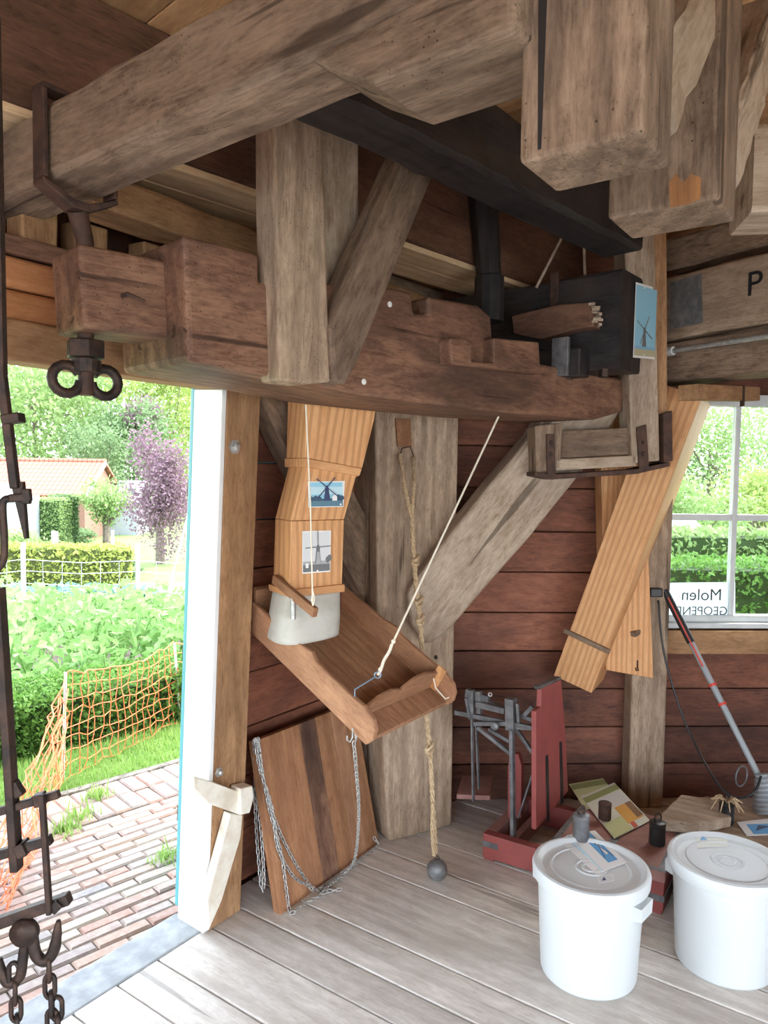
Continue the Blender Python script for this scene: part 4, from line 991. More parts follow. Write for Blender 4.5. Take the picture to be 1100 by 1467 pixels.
# ---- things on the scale platform
ZP = .172
leaflet('brochure', 'upper green windmill brochure lying on the scale platform', [(815, 1124), (862, 1118), (890, 1150), (838, 1160)], ZP, [rect(pm['lime'], 0, 0, 1, 1), rect(pm['olive'], 0, .75, 1, .95), rect(pm['lgrey'], .1, .05, .95, .5), (pm['dgrey'], [(.5, .1), (.9, .45), (.9, .5)])], 'brochure', .002)
leaflet('brochure', 'open green brochure with orange panel and people photos', [(832, 1142), (886, 1134), (931, 1176), (880, 1202)], ZP+.003, [rect(pm['pale'], 0, 0, 1, 1), rect(pm['olive'], 0, .82, 1, .95), rect(pm['lgrey'], .3, .5, .95, .8), rect(pm['orange'], .5, .12, .95, .5), rect(pm['brown'], .8, .15, .97, .5), rect(pm['redd'], .55, -.0, .66, .12), rect(pm['lime'], .0, .0, .5, .3)], 'brochure', .002)
weight('rusty_weight', 'small rusty iron weight without ring on the brochures', G(866, 1173, ZP+.006), .027, .072, M_rust, False, 1.0)
weight('iron_weight', 'black iron weight with ring between the two tubs', G(941, 1208, ZP), .032, .09, M_blackpl, True, .98)
o_w = weight('iron_weight', 'black iron weight tied with raffia behind the bare tub', G(1040, 1178, ZP), .031, .085, M_blackpl, True, .98)
m = MB(); R = random.Random(2); tpw = G(1040, 1178, ZP)+UP*.088
for k in range(16):
    a = R.uniform(0, 6.28); d = Vector((math.cos(a), math.sin(a), 0)); l = R.uniform(.03, .07)
    m.tube([tpw+d*.004, tpw+d*l*.5+UP*R.uniform(.01, .035), tpw+d*l+UP*R.uniform(-.04, .02)], .0025, 5)
m.build('raffia_bow', M_rope, o_w)
m = MB(); c5 = [G(*p, ZP) for p in ((938, 1190), (975, 1152), (1030, 1160), (1048, 1186), (1000, 1196))]; m.prism(c5, (0, 0, .045)); m.rough(.004, 3)
o = m.build('wood_offcut', M_pale, grain=eS, bevel=.008); tag(o, 'pale rough wooden offcut lying behind the tubs', 'wood block')
leaflet('leaflet', 'blue windmill card at the foot of the trimmer', [(1055, 1178), (1110, 1172), (1125, 1196), (1070, 1198)], ZP+.002, [rect(pm['white'], 0, 0, 1, 1), rect(pm['blue'], .2, .1, .95, .8), (pm['navy'], [(.3, .3), (.8, .6), (.5, .7)])])
# ---- grass trimmer leaning on the window
tr_top, tr_bot = P(942, 826, 3.66), P(1106, 1150, 3.24)
tm_ = thing('grass_trimmer', 'grey electric grass trimmer leaning against the window', 'trimmer', tr_bot)
m = MB(); m.tube([tr_top, tr_bot], .0145, 14); m.build('shaft', M_greypl, tm_, smooth=True)
dT = (tr_bot-tr_top).normalized()
m = MB(); m.tube([tr_top-dT*.04, tr_top+dT*.04], [.019, .022], 12); m.tube([tr_top+dT*.03, tr_top+dT*.35], .019, 12); m.build('grip_tube', M_blackpl, tm_, smooth=True)
m = MB(); q = P(938, 848, 3.62); m.box(q, cR*.03, UP*.022, Vector((0, .03, 0))); m.bar(q, tr_top+dT*.03, .03, .03); m.build('switch_box', M_blackpl, tm_, bevel=.006)
for t in (.38, .46): 
    m = MB(); p = tr_top.lerp(tr_bot, t*1.05+.1); m.lathe([(.019, 0), (.019, .012)], p, dT, 12); m.build('red_collar', M_redpl, tm_)
m = MB(); m.tube([tr_top.lerp(tr_bot, .1)+Vector((-.006, -.016, 0)), tr_top.lerp(tr_bot, .42)+Vector((-.006, -.016, 0))], .004, 6); m.build('red_stripe', M_redpl, tm_)
hc = P(1102, 1172, 3.22); hc.z = .192; ht = P(1092, 1112, 3.26); ax = (ht-hc).normalized()
pr = []
for k in range(9):
    t = k/8; r = .075*(1-t)+.028*t; pr += [(r, t*.15), (r+.003, t*.15+.004), (r+.003, t*.15+.008), (r-.001, t*.15+.010)]
m = MB(); m.lathe(pr, hc-ax*.02, ax, 28); m.build('motor_housing', M_greypl, tm_, smooth=True)
m = MB(); rc2 = P(1062, 1112, 3.2); m.tube([rc2+Vector((.035*math.cos(a), .02*math.cos(a), .045*math.sin(a))) for a in [i*math.pi/10 for i in range(20)]], .004, 7, closed=True); m.build('guard_hoop', M_steel, tm_, smooth='all')
m = MB(); cb = curve([P(943, 860, 3.6), P(950, 930, 3.55), P(972, 1010, 3.5), P(1000, 1075, 3.4), P(1030, 1125, 3.2), P(1055, 1143, 3.15), P(1080, 1135, 3.12), P(1090, 1112, 3.15)])
m.tube(cb, .0055, 8); m.build('cable', M_blackpl, tm_, smooth='all')
# ---- sign in the window
def text_mesh(body, size, mat, mirror):
    cu = bpy.data.curves.new('t', 'FONT'); cu.body = body; cu.size = size; cu.extrude = .0004; cu.align_x = 'LEFT'
    to = bpy.data.objects.new('t', cu); COL.objects.link(to); dg = bpy.context.evaluated_depsgraph_get()
    me = bpy.data.meshes.new_from_object(to.evaluated_get(dg)); bpy.data.objects.remove(to)
    if mirror:
        for v in me.vertices: v.co.x = -v.co.x
        me.flip_normals()
    me.materials.clear(); me.materials.append(mat); return me
spm, snt, sbs = newmat('translucent_sign_paper'); sbs.inputs['Base Color'].default_value = (.82, .88, .90, 1); sbs.inputs['Roughness'].default_value = .6
stl = N(snt, 'ShaderNodeBsdfTranslucent'); stl.inputs[0].default_value = (.85, .92, .95, 1); smx = N(snt, 'ShaderNodeMixShader', i_0=.6)
snt.links.new(sbs.outputs[0], smx.inputs[1]); snt.links.new(stl.outputs[0], smx.inputs[2]); snt.links.new(smx.outputs[0], snt.nodes['Material Output'].inputs[0])
SG = BW.off(-.026); sq = SG.poly([(958, 835), (1053, 834), (1053, 892), (958, 893)])
m = MB(); m.prism(sq, -BW.n*.0008); sign = m.build('window_sign', spm); tag(sign, 'translucent paper sign with mirrored lettering in the window', 'sign')
zz = BW.n; xx = UP.cross(zz).normalized()
for (body, px, py, size) in (('Molen', 1034, 860, .085), ('GEOPEND', 1042, 881, .062)):
    me = text_mesh(body, size, M_blackpl, True); Mx = Matrix((xx, UP, zz)).transposed().to_4x4(); Mx.translation = SG.off(.0008).at(px, py)
    inst('lettering', me, Mx, sign)
# ---- hanging steelyard by the door
sy = thing('hanging_steelyard', 'black iron steelyard with hooks and chains by the doorway', 'steelyard', P(40, 1420, 1.05))
D_ = 1.05
def ib(p0, p1, w, h, name, d0=D_, d1=None, bev=.002, mat=M_iron):
    m = MB(); a, b = P(*p0, d0), P(*p1, d1 or d0); m.bar(a, b, h, w, up=Vector((0, -1, .01))); return m.build(name, mat, sy, bevel=bev)
ib((-8, 20), (3, 560), .014, .012, 'top_rod'); ib((3, 540), (22, 700), .013, .012, 'upper_bar')
m = MB(); m.prism(PL(P(20, 700, D_), 90).poly([(14, 690), (32, 690), (38, 772), (34, 772)]), (0, .01, 0)); m.build('pointer', M_iron, sy, bevel=.001)
ib((6, 602), (32, 598), .022, .014, 'upper_clamp'); ib((14, 714), (45, 712), .010, .012, 'cross_pin'); ib((38, 700), (38, 722), .010, .012, 'pin_end')
m = MB(); m.tube(curve([P(14, 714, D_), P(4, 722, D_), P(6, 770, D_), P(4, 805, D_), P(-14, 822, D_)]), .0055, 8); m.build('upper_hook', M_iron, sy, smooth='all')
ib((-2, 842), (24, 1246), .021, .012, 'main_bar'); ib((18, 1120), (30, 1140), .014, .014, 'side_lug')
ib((-20, 1168), (85, 1137), .011, .012, 'cross_rod'); ib((50, 1147), (65, 1143), .017, .018, 'rod_nut')
ib((-20, 1230), (74, 1202), .013, .014, 'cross_rod'); ib((26, 1218), (40, 1212), .024, .02, 'rod_nut'); ib((60, 1138), (71, 1310), .010, .008, 'strap', D_-.012)
ib((-20, 1328), (100, 1286), .017, .016, 'weigh_rod'); ib((78, 1300), (90, 1288), .026, .014, 'rod_nut')
m = MB(); m.lathe([(.02, 0), (.02, .012)], P(38, 1332, D_-.004), (0, -1, 0), 18); m.tube(curve([P(38, 1340, D_), P(33, 1372, D_), P(28, 1400, D_), P(12, 1408, D_), P(2, 1392, D_), P(-4, 1375, D_)]), .0075, 9); m.build('hook', M_iron, sy, smooth='all')
m = MB(); m.tube(curve([P(46, 1338, D_), P(52, 1368, D_), P(66, 1376, D_), P(78, 1358, D_), P(84, 1318, D_)]), [.0085]*25+[.0085, .008, .007, .007, .006, .005, .004, .003], 9); m.build('hook', M_iron, sy, smooth='all')
lm = None
def links(x, y0, y1, dx=0, k0=0):
    y = y0; k = k0
    while y < y1:
        c_ = P(x+dx*(y-y0)/100, y, D_-.003); s = cR if k % 2 == 0 else Vector((.45, -.9, 0)); L, W, r = .036, .022, .0036; m = MB()
        m.tube([c_+UP*((L/2-W/2)*(1 if math.cos(a) > 0 else -1)+W/2*math.cos(a))+s*(W/2-r)*math.sin(a) for a in [2*math.pi*i/14 for i in range(14)]], r, 7, closed=True)
        m.build('link', M_iron, sy, smooth='all'); y += 25; k += 1
links(20, 1396, 1560, 6); links(70, 1388, 1560, 6, 1); links(82, 1445, 1560, 4, 0)
# ================================================================== OUTSIDE
def proj(p):
    d = Vector(p)-CAM; f = d.dot(cF); return (550+FPX*d.dot(cR)/f, 733.5-FPX*d.dot(cU)/f) if f > .05 else (-9999, -9999)
ZG = -.12
def tz(y):
    if y < 6.4: return ZG
    t = min(1, (y-6.4)/16.0); return ZG-1.6*t
def onground(px, py, lift=0.0):        # where the picture ray meets the falling ground
    r = ray(px, py); r = r/r.y; y = 2.0
    while y < 80:
        p = CAM+r*y
        if p.z <= tz(y)+lift: return p
        y += .02
    return CAM+r*80
def gp(px, d, dz=0.0): r = ray(px, 700); X = r.x/r.y*d; return Vector((X, d, tz(d)+dz))
M_grass = plain('lawn_ground', (.10, .19, .04), .9, 0, (.16, .26, .065), 3.0)
M_blade = leafmat('grass_blades', (.20, .40, .08), (.30, .50, .12), (.38, .52, .18), 2, .3)
M_soil = plain('garden_soil', (.13, .10, .085), .95, 0, (.18, .15, .13), 5, .3)
M_sand = plain('joint_sand', (.13, .115, .095), .95, 0, (.29, .27, .23), 30)
def brickmat():
    m, nt, b = newmat('clay_pavers'); oi = nt.nodes.new('ShaderNodeObjectInfo')
    col = ramp(nt, oi.outputs['Random'], [(0, (.32, .18, .14)), (.25, (.37, .26, .20)), (.5, (.29, .24, .225)), (.72, (.40, .33, .26)), (.9, (.20, .19, .20)), (1, (.38, .24, .18))])
    n = noise(nt, coords(nt), 35, 4); col2 = mixc(nt, ramp(nt, n, [(.4, (0, 0, 0)), (.7, (.45,)*3)]), col, (.48, .44, .38))
    nt.links.new(col2, b.inputs['Base Color']); b.inputs['Roughness'].default_value = .8
    bp = N(nt, 'ShaderNodeBump', i_Strength=.35, i_Distance=.006); nt.links.new(n, bp.inputs['Height']); nt.links.new(bp.outputs[0], b.inputs['Normal'])
    return m
M_brick = brickmat()
M_lf_hedge = leafmat('box_hedge_leaf', (.06, .16, .035), (.12, .26, .05), (.20, .36, .08), 3)
M_lf_bean = leafmat('bean_leaf', (.12, .27, .07), (.20, .37, .11), (.29, .44, .17), 4)
M_lf_cab = leafmat('cabbage_leaf', (.11, .24, .19), (.17, .31, .25), (.24, .38, .31), 4)
M_lf_yel = leafmat('privet_leaf', (.22, .30, .06), (.32, .40, .09), (.44, .50, .14), 2)
M_lf_pur = leafmat('purple_leaf', (.13, .07, .10), (.22, .13, .17), (.32, .22, .26), 1.5)
M_lf_tree = leafmat('tree_leaf', (.17, .27, .085), (.25, .36, .13), (.33, .44, .19), .5)
M_lf_tree2 = leafmat('yellow_tree_leaf', (.22, .31, .075), (.30, .39, .11), (.38, .46, .16), .5)
M_lf_dark = leafmat('dark_tree_leaf', (.10, .17, .07), (.16, .25, .11), (.22, .31, .15), .6)
M_bark = plain('bark', (.12, .09, .07), .9, 0, (.20, .16, .13), 12, .4)
M_net = plain('orange_net', (.85, .22, .08), .6)
M_post = plain('white_fence_post', (.55, .56, .54), .6)
M_wirefence = plain('fence_wire', (.42, .44, .44), .5, .5)
# ground sheet, falling away from the mill
m = MB(); xs = [-60+4*i for i in range(31)]; ys = [-8, -4, 0, 2, 4, 5, 6, 6.4] + [6.4+1.6*i for i in range(1, 11)] + [26, 32, 40, 55, 80, 120]
vs = [Vector((x, y, tz(y)-.0)) for y in ys for x in xs]; nx = len(xs)
m.add(vs, [[j*nx+i, j*nx+i+1, (j+1)*nx+i+1, (j+1)*nx+i] for j in range(len(ys)-1) for i in range(nx-1)])
ground = m.build('ground', M_grass, origin=Vector((0, 0, 0)), smooth='all'); tag(ground, 'green grassy ground falling away from the mill', kind='structure')
uP = azd(46); vP = azd(-44); KO = G(92, 1142, -.1)
def pp_(u, v, z): return Vector((KO.x, KO.y, 0))+uP*u+vP*v+UP*z
m = MB(); m.prism([pp_(-3.2, -3.0, -.105), pp_(1.9, -3.0, -.105), pp_(1.9, 0, -.105), pp_(-3.2, 0, -.105)], (0, 0, -.012))
path = m.build('brick_path', M_sand, grain=uP); tag(path, 'brick paved path outside the doorway', kind='structure')
R = random.Random(21); cand = []
def inside(p):                          # under the mill floor?
    return (Vector((p.x, p.y, 0))-Vector((DP.o.x, DP.o.y, 0))).dot(nn) > -.20
bl_, bw_ = .205, .058
v = -.40; row = 0
while v > -3.0:
    u = -3.2+(row % 2)*bl_*.5+R.uniform(-.02, .02)
    while u < 1.8: cand.append((u+bl_/2, v-bw_/2, 0)); u += bl_+.004
    v -= bw_+.003; row += 1
u = -3.2; row = 0
while u < 1.8:
    v = -.37-.0*(row % 2); 
    for k in range(2): cand.append((u+bw_/2, -.10-k*.19+(.05 if row % 2 else 0)*.0, 1))
    u += bw_*1.5+.003; row += 1
cand = [(u, v, r) for u, v, r in cand if not inside(pp_(u, v, 0))]
def visk(c):
    px, py = proj(pp_(c[0], c[1], -.09)); vis = -25 < px < 300 and 1080 < py < 1480
    return (0 if vis else 1, (pp_(c[0], c[1], 0)-Vector((0, 0, 0))).length)
cand.sort(key=visk)
def brickmesh(l, w):
    q = MB(); h = .05; b = .008
    q.add([(-l/2, -w/2, -h), (l/2, -w/2, -h), (l/2, w/2, -h), (-l/2, w/2, -h), (-l/2, -w/2, -b), (l/2, -w/2, -b), (l/2, w/2, -b), (-l/2, w/2, -b), (-l/2+b, -w/2+b, 0), (l/2-b, -w/2+b, 0), (l/2-b, w/2-b, 0), (-l/2+b, w/2-b, 0)],
          [[0, 1, 5, 4], [1, 2, 6, 5], [2, 3, 7, 6], [3, 0, 4, 7], [4, 5, 9, 8], [5, 6, 10, 9], [6, 7, 11, 10], [7, 4, 8, 11], [8, 9, 10, 11]]); return q
bme = [brickmesh(bl_, bw_).mesh('brick', M_brick, Matrix.Identity(4)), brickmesh(.185, bw_*1.5).mesh('brick', M_brick, Matrix.Identity(4))]
rest = MB()
for i, (u, v, r) in enumerate(cand):
    pos = pp_(u, v, -.088+R.uniform(-.005, .005)); ang = math.atan2(uP.y, uP.x)+(math.pi/2 if r else 0)+R.uniform(-.02, .02)
    Mx = Matrix.Translation(pos) @ Matrix.Rotation(ang, 4, 'Z') @ Matrix.Rotation(R.uniform(-.025, .025), 4, 'X')
    if i < 300: inst('brick', bme[r], Mx, path)
    else:
        q = brickmesh(.185 if r else bl_, bw_*1.5 if r else bw_); rest.add([Mx @ w for w in q.v], q.f)
o = rest.build('far_bricks', M_brick, path); tag(o, kind='stuff')
kb = None
m = MB(); m.prism([pp_(-3.2, 0, -.13), pp_(1.9, 0, -.13), pp_(1.9, 0, -.085), pp_(-3.2, 0, -.085)], vP*.05)
kerb = m.build('kerb', M_sand, grain=uP, bevel=.005); tag(kerb, 'narrow stone kerb between path and lawn', kind='structure')
# grass blades
def blades(name, label, n, sampler, h, parent=None, kind='stuff', mat=None, seed=1):
    R = random.Random(seed); m = MB(); vs = []; fs = []
    for i in range(n):
        p = sampler(R); a = R.uniform(0, 6.283); d = Vector((math.cos(a), math.sin(a), 0)); w = h*.09; hh = h*R.uniform(.5, 1.2); ln = d*hh*R.uniform(.1, .6); s = UP.cross(d)*w
        b = len(vs); vs += [p-s, p+s, p+ln+UP*hh]; fs.append([b, b+1, b+2])
    m.add(vs, fs); o = m.build(name, mat or M_blade); tag(o, label, 'grass', kind=kind); return o
HV = ((G(40, 1080, -.1)-KO).dot(vP)+(G(260, 1035, -.1)-KO).dot(vP))/2
blades('lawn_grass', 'short bright lawn strip between kerb and box hedge', 26000, lambda R: pp_(R.uniform(-3, 2.6), R.uniform(.04, HV+.15), ZG), .045)
tu = [onground(*p) for p in ((240, 1240), (112, 1180), (92, 1200), (140, 1150))]
for k, p in enumerate(tu):
    blades('grass_tuft', 'green grass tuft growing between path bricks', 90, lambda R: Vector((p.x+R.gauss(0, .035), p.y+R.gauss(0, .035), -.095)), .06, kind=None, seed=k+5)['group'] = 'tufts in the path'
# leaves
def leaf_quads(m, pts, size, R, up=.3):
    vs = []; fs = []
    for p in pts:
        n_ = Vector((R.gauss(0, 1), R.gauss(0, 1), R.gauss(0, 1)+up)).normalized(); a = n_.orthogonal().normalized(); a = (Matrix.Rotation(R.uniform(0, 6.28), 3, n_) @ a); b_ = n_.cross(a)
        s = size*R.uniform(.6, 1.25); b = len(vs); vs += [p-a*s*.5, p+b_*s*.28+n_*s*.05, p+a*s*.5, p-b_*s*.28+n_*s*.05]; fs.append([b, b+1, b+2, b+3])
    m.add(vs, fs); return m
def hedge(name, label, p0, p1, depth, h, leaf, mat, dens, seed=1, jit=.03, core=(.03, .06, .015)):
    R = random.Random(seed); p0, p1 = Vector(p0), Vector(p1); u = p1-p0; L = u.length; u.normalize(); hz = Vector((u.x, u.y, 0)).normalized(); n_ = Vector((-hz.y, hz.x, 0))
    t = thing(name, label, 'hedge', (p0+p1)/2); m = MB()
    m.prism([p0+n_*.04, p1+n_*.04, p1+n_*(depth-.04), p0+n_*(depth-.04)], (0, 0, h-.05)); cm_ = plain('core_'+name, core, .95)
    m.build('twig_core', cm_, t)
    pts = []
    areas = [L*h, L*depth, depth*h, depth*h, L*h]; tot = sum(areas)
    for i in range(int(tot*dens)):
        q = R.uniform(0, tot); j = R.uniform(-jit, jit)
        wob = .03*math.sin(i*.37)
        if q < areas[0]: p = p0+u*R.uniform(0, L)+n_*j+UP*R.uniform(0, h)
        elif q < areas[0]+areas[1]: p = p0+u*R.uniform(0, L)+n_*R.uniform(0, depth)+UP*(h+j)
        elif q < sum(areas[:3]): p = p0+n_*R.uniform(0, depth)+u*j+UP*R.uniform(0, h)
        elif q < sum(areas[:4]): p = p1+n_*R.uniform(0, depth)+u*j+UP*R.uniform(0, h)
        else: p = p0+u*R.uniform(0, L)+n_*(depth+j)+UP*R.uniform(0, h)
        pts.append(p)
    leaf_quads(MB(), [], leaf, R); m = MB(); leaf_quads(m, pts, leaf, R, .6); m.build('foliage', mat, t); return t
hb0, hb1 = pp_(-2.6, HV, ZG), pp_(2.6, HV, ZG)
hedge('box_hedge', 'low clipped green box hedge behind the orange net', hb0, hb1, .5, .36, .04, M_lf_hedge, 5200, 1)
# orange net fence
np_ = [onground(90, 1124), onground(258, 1036)]
nf = thing('net_fence', 'sagging orange mesh fence on thin white posts', 'fence', np_[0])
tops = [P(94, 963, np_[0].y), P(250, 921, np_[1].y)]
for b_, t_ in zip(np_, tops):
    m = MB(); m.tube([Vector((b_.x, b_.y, ZG)), t_], .009, 8); m.build('post', M_post, nf)
far = [Vector((np_[1].x+.35, np_[1].y+.75, ZG)), None]; fartop = far[0]+UP*.5
m = MB()
def netpt(i, a, bA, bB, tA, tB, s, t): 
    top = tA.lerp(tB, s)-UP*(.06*math.sin(math.pi*s)); bot = bA.lerp(bB, s)+UP*.02; return bot.lerp(top, t)
R = random.Random(6)
def net(bA, tA, bB, tB, nx, nz, wob):
    g = [[netpt(0, 0, bA, bB, tA, tB, i/nx, k/nz)+Vector((R.gauss(0, wob), R.gauss(0, wob), R.gauss(0, wob))) for k in range(nz+1)] for i in range(nx+1)]
    for i in range(nx+1): m.tube(g[i], .0028, 5)
    for k in range(nz+1): m.tube([g[i][k] for i in range(nx+1)], .0042 if k == nz else .0028, 5)
net(np_[0], tops[0], np_[1], tops[1], 17, 8, .008)
net(np_[1], tops[1], far[0], fartop, 9, 8, .008)
lft = [onground(20, 1190), P(40, 1060, np_[0].y-.35)]
pL = onground(-30, 1330); net(pL, pL+UP*.22, np_[0], tops[0], 12, 10, .012)
net(pL+Vector((.08, .05, 0)), pL+Vector((.05, .12, .1)), np_[0], tops[0]-UP*.1, 8, 8, .02)
m.build('orange_mesh', M_net, nf)
# soil of the kitchen garden
m = MB(); gy = [6.4+.8*i for i in range(17)]; vs = []
for y in gy: vs += [Vector((-12, y, tz(y)+.015)), Vector((-1.2+.0*y, y, tz(y)+.015))]
m.add(vs, [[2*i, 2*i+1, 2*i+3, 2*i+2] for i in range(len(gy)-1)]); o = m.build('garden_soil', M_soil); tag(o, 'grey brown soil of the kitchen garden', kind='structure')
# bean plants
def plantmesh(name, nl, size, spread, h, mat, seed, up=.8):
    R = random.Random(seed); m = MB(); pts = []
    for i in range(nl):
        a = R.uniform(0, 6.28); r = spread*math.sqrt(R.random()); pts.append(Vector((r*math.cos(a), r*math.sin(a), h*(.25+.75*R.random())*(1-.45*(r/spread)**2))))
    leaf_quads(m, pts, size, R, up)
    for k in range(6):
        a = R.uniform(0, 6.28); m.tube([Vector((0, 0, 0)), Vector((math.cos(a)*spread*.5, math.sin(a)*spread*.5, h*.7))], .006, 4)
    return m.mesh(name, mat, Matrix.Identity(4))
bean = [plantmesh('bean_plant', 85, .13, .34, .55, M_lf_bean, s) for s in (1, 2, 3)]
R = random.Random(12); n = 0
y = 6.5
while y < 9.7:
    x0 = ray(-60, 700).x/ray(-60, 700).y*y; x1 = ray(300, 700).x/ray(300, 700).y*y; x = x0
    while x < x1:
        xx_, yy_ = x+R.uniform(-.1, .1), y+R.uniform(-.12, .12)
        Mx = Matrix.Translation((xx_, yy_, tz(yy_))) @ Matrix.Rotation(R.uniform(0, 6.28), 4, 'Z') @ Matrix.Scale(R.uniform(.85, 1.25), 4)
        o = inst('bean_plant', bean[n % 3], Mx); tag(o, 'leafy green bean plant in the kitchen garden bed', 'plant', 'bean plants in the bed'); n += 1; x += .52
    y += .52
for iu in range(12):
    for iv in range(6):
        c_ = pp_(-3.0+iu*.5+R.uniform(-.1, .1), HV+.85+iv*.5+R.uniform(-.1, .1), 0)
        if c_.y > 6.25 or not (-60 < proj(c_)[0] < 310): continue
        o = inst('bean_plant', bean[n % 3], Matrix.Translation((c_.x, c_.y, ZG)) @ Matrix.Rotation(R.uniform(0, 6.28), 4, 'Z') @ Matrix.Scale(R.uniform(.75, 1.0), 4)); tag(o, 'leafy green bean plant in the kitchen garden bed', 'plant', 'bean plants in the bed'); n += 1
cabb = [plantmesh('cabbage', 40, .22, .26, .3, M_lf_cab, s) for s in (4, 5)]
R = random.Random(14)
for k in range(16):
    px = -10+k*14.5; d = 14.2+R.uniform(-.3, .3); p = gp(px, d)
    o = inst('cabbage', cabb[k % 2], Matrix.Translation(p) @ Matrix.Rotation(R.uniform(0, 6), 4, 'Z')); tag(o, 'blue green cabbage in the row before the wire fence', 'cabbage', 'cabbages in a row')
for k in range(12):
    px = 50+k*13; p = gp(px, 12.6+R.uniform(-.2, .2)); o = inst('bean_plant', bean[k % 3], Matrix.Translation(p) @ Matrix.Scale(.55, 4)); tag(o, 'small low seedling row plant on the bare soil', 'plant', 'seedlings on the soil')
# wire fence
wfn = thing('wire_fence', 'wire mesh garden fence on pale round posts', 'fence', gp(100, 13.2))
fp = [gp(-40, 12.8), gp(32, 13.0), gp(197, 13.4), gp(300, 14.0)]
for k, p in enumerate(fp):
    m = MB(); m.tube([p, p+UP*1.12], .04, 9); m.build('post', M_post, wfn)
m = MB()
for a, b in zip(fp[:-1], fp[1:]):
    for h in (.15, .4, .62, .82): m.tube([a+UP*h, a.lerp(b, .5)+UP*(h-.05), b+UP*h], .007, 4)
    nn2 = max(3, int((b-a).length/.28))
    for i in range(1, nn2): m.tube([a.lerp(b, i/nn2)+UP*.08, a.lerp(b, i/nn2)+UP*.79], .005, 4)
m.build('wire_mesh', M_wirefence, wfn)
for (px, y0, y1, d, px2) in ((268, 740, 905, 8.5, 271), (235, 872, 735, 9.0, 270), (262, 900, 700, 8.2, 278)):
    m = MB(); m.tube([P(px, y0, d), P(px2, y1, d)], .012, 6); o = m.build('bean_pole', M_post); tag(o, 'thin pale bean pole standing near the door jamb', 'pole', 'bean poles')
hedge('privet_hedge', 'yellow green clipped privet hedge beyond the wire fence', gp(-60, 16.2), gp(188, 18.3), .8, 1.0, .12, M_lf_yel, 480, 3, .07, (.06, .08, .02))
# trees
def tree(name, label, base, h, cr, ch, mat, n, leaf, seed, zc=None, blobs=26, group=None, trunk=.18, fall=.42):
    R = random.Random(seed); t = thing(name, label, 'tree' if h > 2 else 'shrub', base, group); c = base+UP*(zc if zc else h-ch)
    m = MB(); bl2 = []
    for k in range(blobs):
        while 1:
            q = Vector((R.uniform(-1, 1), R.uniform(-1, 1), R.uniform(-1, 1)))
            if q.length < 1: break
        bl2.append(c+Vector((q.x*cr, q.y*cr, q.z*ch)))
    pts = [b+Vector((R.gauss(0, 1)*cr*fall*.5, R.gauss(0, 1)*cr*fall*.5, R.gauss(0, 1)*ch*fall*.42)) for b in (bl2[i % blobs] for i in range(n))]
    pts = [p for p in pts if p.z > tz(p.y)+.05]
    leaf_quads(m, pts, leaf, R, .3); m.build('crown', mat, t)
    m = MB(); m.tube([base-UP*.1, base+UP*(c.z-base.z)*.6, c], [trunk, trunk*.75, trunk*.45], 8)
    for b in bl2[:10]: m.tube([base+UP*(c.z-base.z)*R.uniform(.5, .9), base.lerp(b, .7), b], [trunk*.35, trunk*.22, trunk*.08], 5)
    m.build('trunk', M_bark, t); return t
TR2 = [
 ('ash_tree', 'airy pale green tree with open branches and sky between', gp(50, 46), 13.5, 5.0, 5.2, M_lf_tree, 9000, .34, 1),
 ('ash_tree', 'tall pale green tree behind the tiled roof ridge', gp(135, 56), 15, 5.2, 6.0, M_lf_tree, 11000, .36, 2),
 ('ash_tree', 'broad pale green tree behind the grey garden shed', gp(-30, 60), 14, 6, 6, M_lf_tree, 9000, .4, 8),
 ('lime_tree', 'yellow green tree above the purple tree', gp(240, 50), 12.5, 3.8, 5.0, M_lf_tree2, 9000, .3, 3),
 ('lime_tree', 'yellow green tree farther back by the door jamb', gp(290, 62), 14, 5, 6.0, M_lf_tree2, 9000, .36, 9),
 ('elder_tree', 'dark green tree at the gable of the tiled house', gp(142, 39), 5.6, 1.5, 2.6, M_lf_dark, 6000, .2, 4),
 ('elder_tree', 'mid green tree above the white greenhouse', gp(175, 44), 7.6, 2.6, 3.2, M_lf_dark, 7000, .26, 5),
 ('purple_plum', 'purple leaved plum tree beside the door jamb', gp(229, 26.5), 4.5, 1.12, 2.0, M_lf_pur, 9000, .13, 6),
 ('purple_plum', 'small purple crown rising among the yellow green tree', gp(208, 45), 7.6, 1.0, .9, M_lf_pur, 1200, .2, 7),
 ('apple_tree', 'small light green apple tree before the greenhouse', gp(152, 31), 2.9, 1.0, .9, M_lf_tree, 2500, .16, 10)]
for (nm, lb, b, h, cr, ch_, mt, n_, lf, sd) in TR2: tree(nm, lb, b, h, cr, ch_, mt, n_, lf, sd, fall=.5 if 'plum' in nm else .42)
for k, (px, d, h, r, mt, lb) in enumerate([(138, 23, .95, .8, M_lf_yel, 'rounded green bush beside the dark spiky bush'), (170, 22.5, 1.0, .55, M_lf_dark, 'dark bush with spiky leaves by the lawn'), (55, 22, 1.1, 1.4, M_lf_tree, 'loose mixed border shrubs before the square garden posts'), (15, 24, 1.3, 1.3, M_lf_tree, 'leafy shrubs in front of the grey shed'), (95, 21, .9, .8, M_lf_dark, 'low dark border plants beside the white garden chair'), (110, 33, .7, .8, M_lf_dark, 'low plants at the foot of the brick wall')]):
    tree('garden_bush', lb, gp(px, d), h, r, h*.45, mt, 2600, .12, 30+k, zc=h*.5, blobs=18, trunk=.04)
hedge('clipped_hedge', 'clipped block of bright green hedge before the brick house', gp(46, 29), gp(83, 29), 1.2, 2.15, .12, M_lf_tree, 420, 6, .06)
hedge('clipped_hedge', 'clipped darker green hedge block nearest the brick house corner', gp(84, 30), gp(112, 30.5), 1.4, 2.25, .12, M_lf_dark, 420, 7, .06)
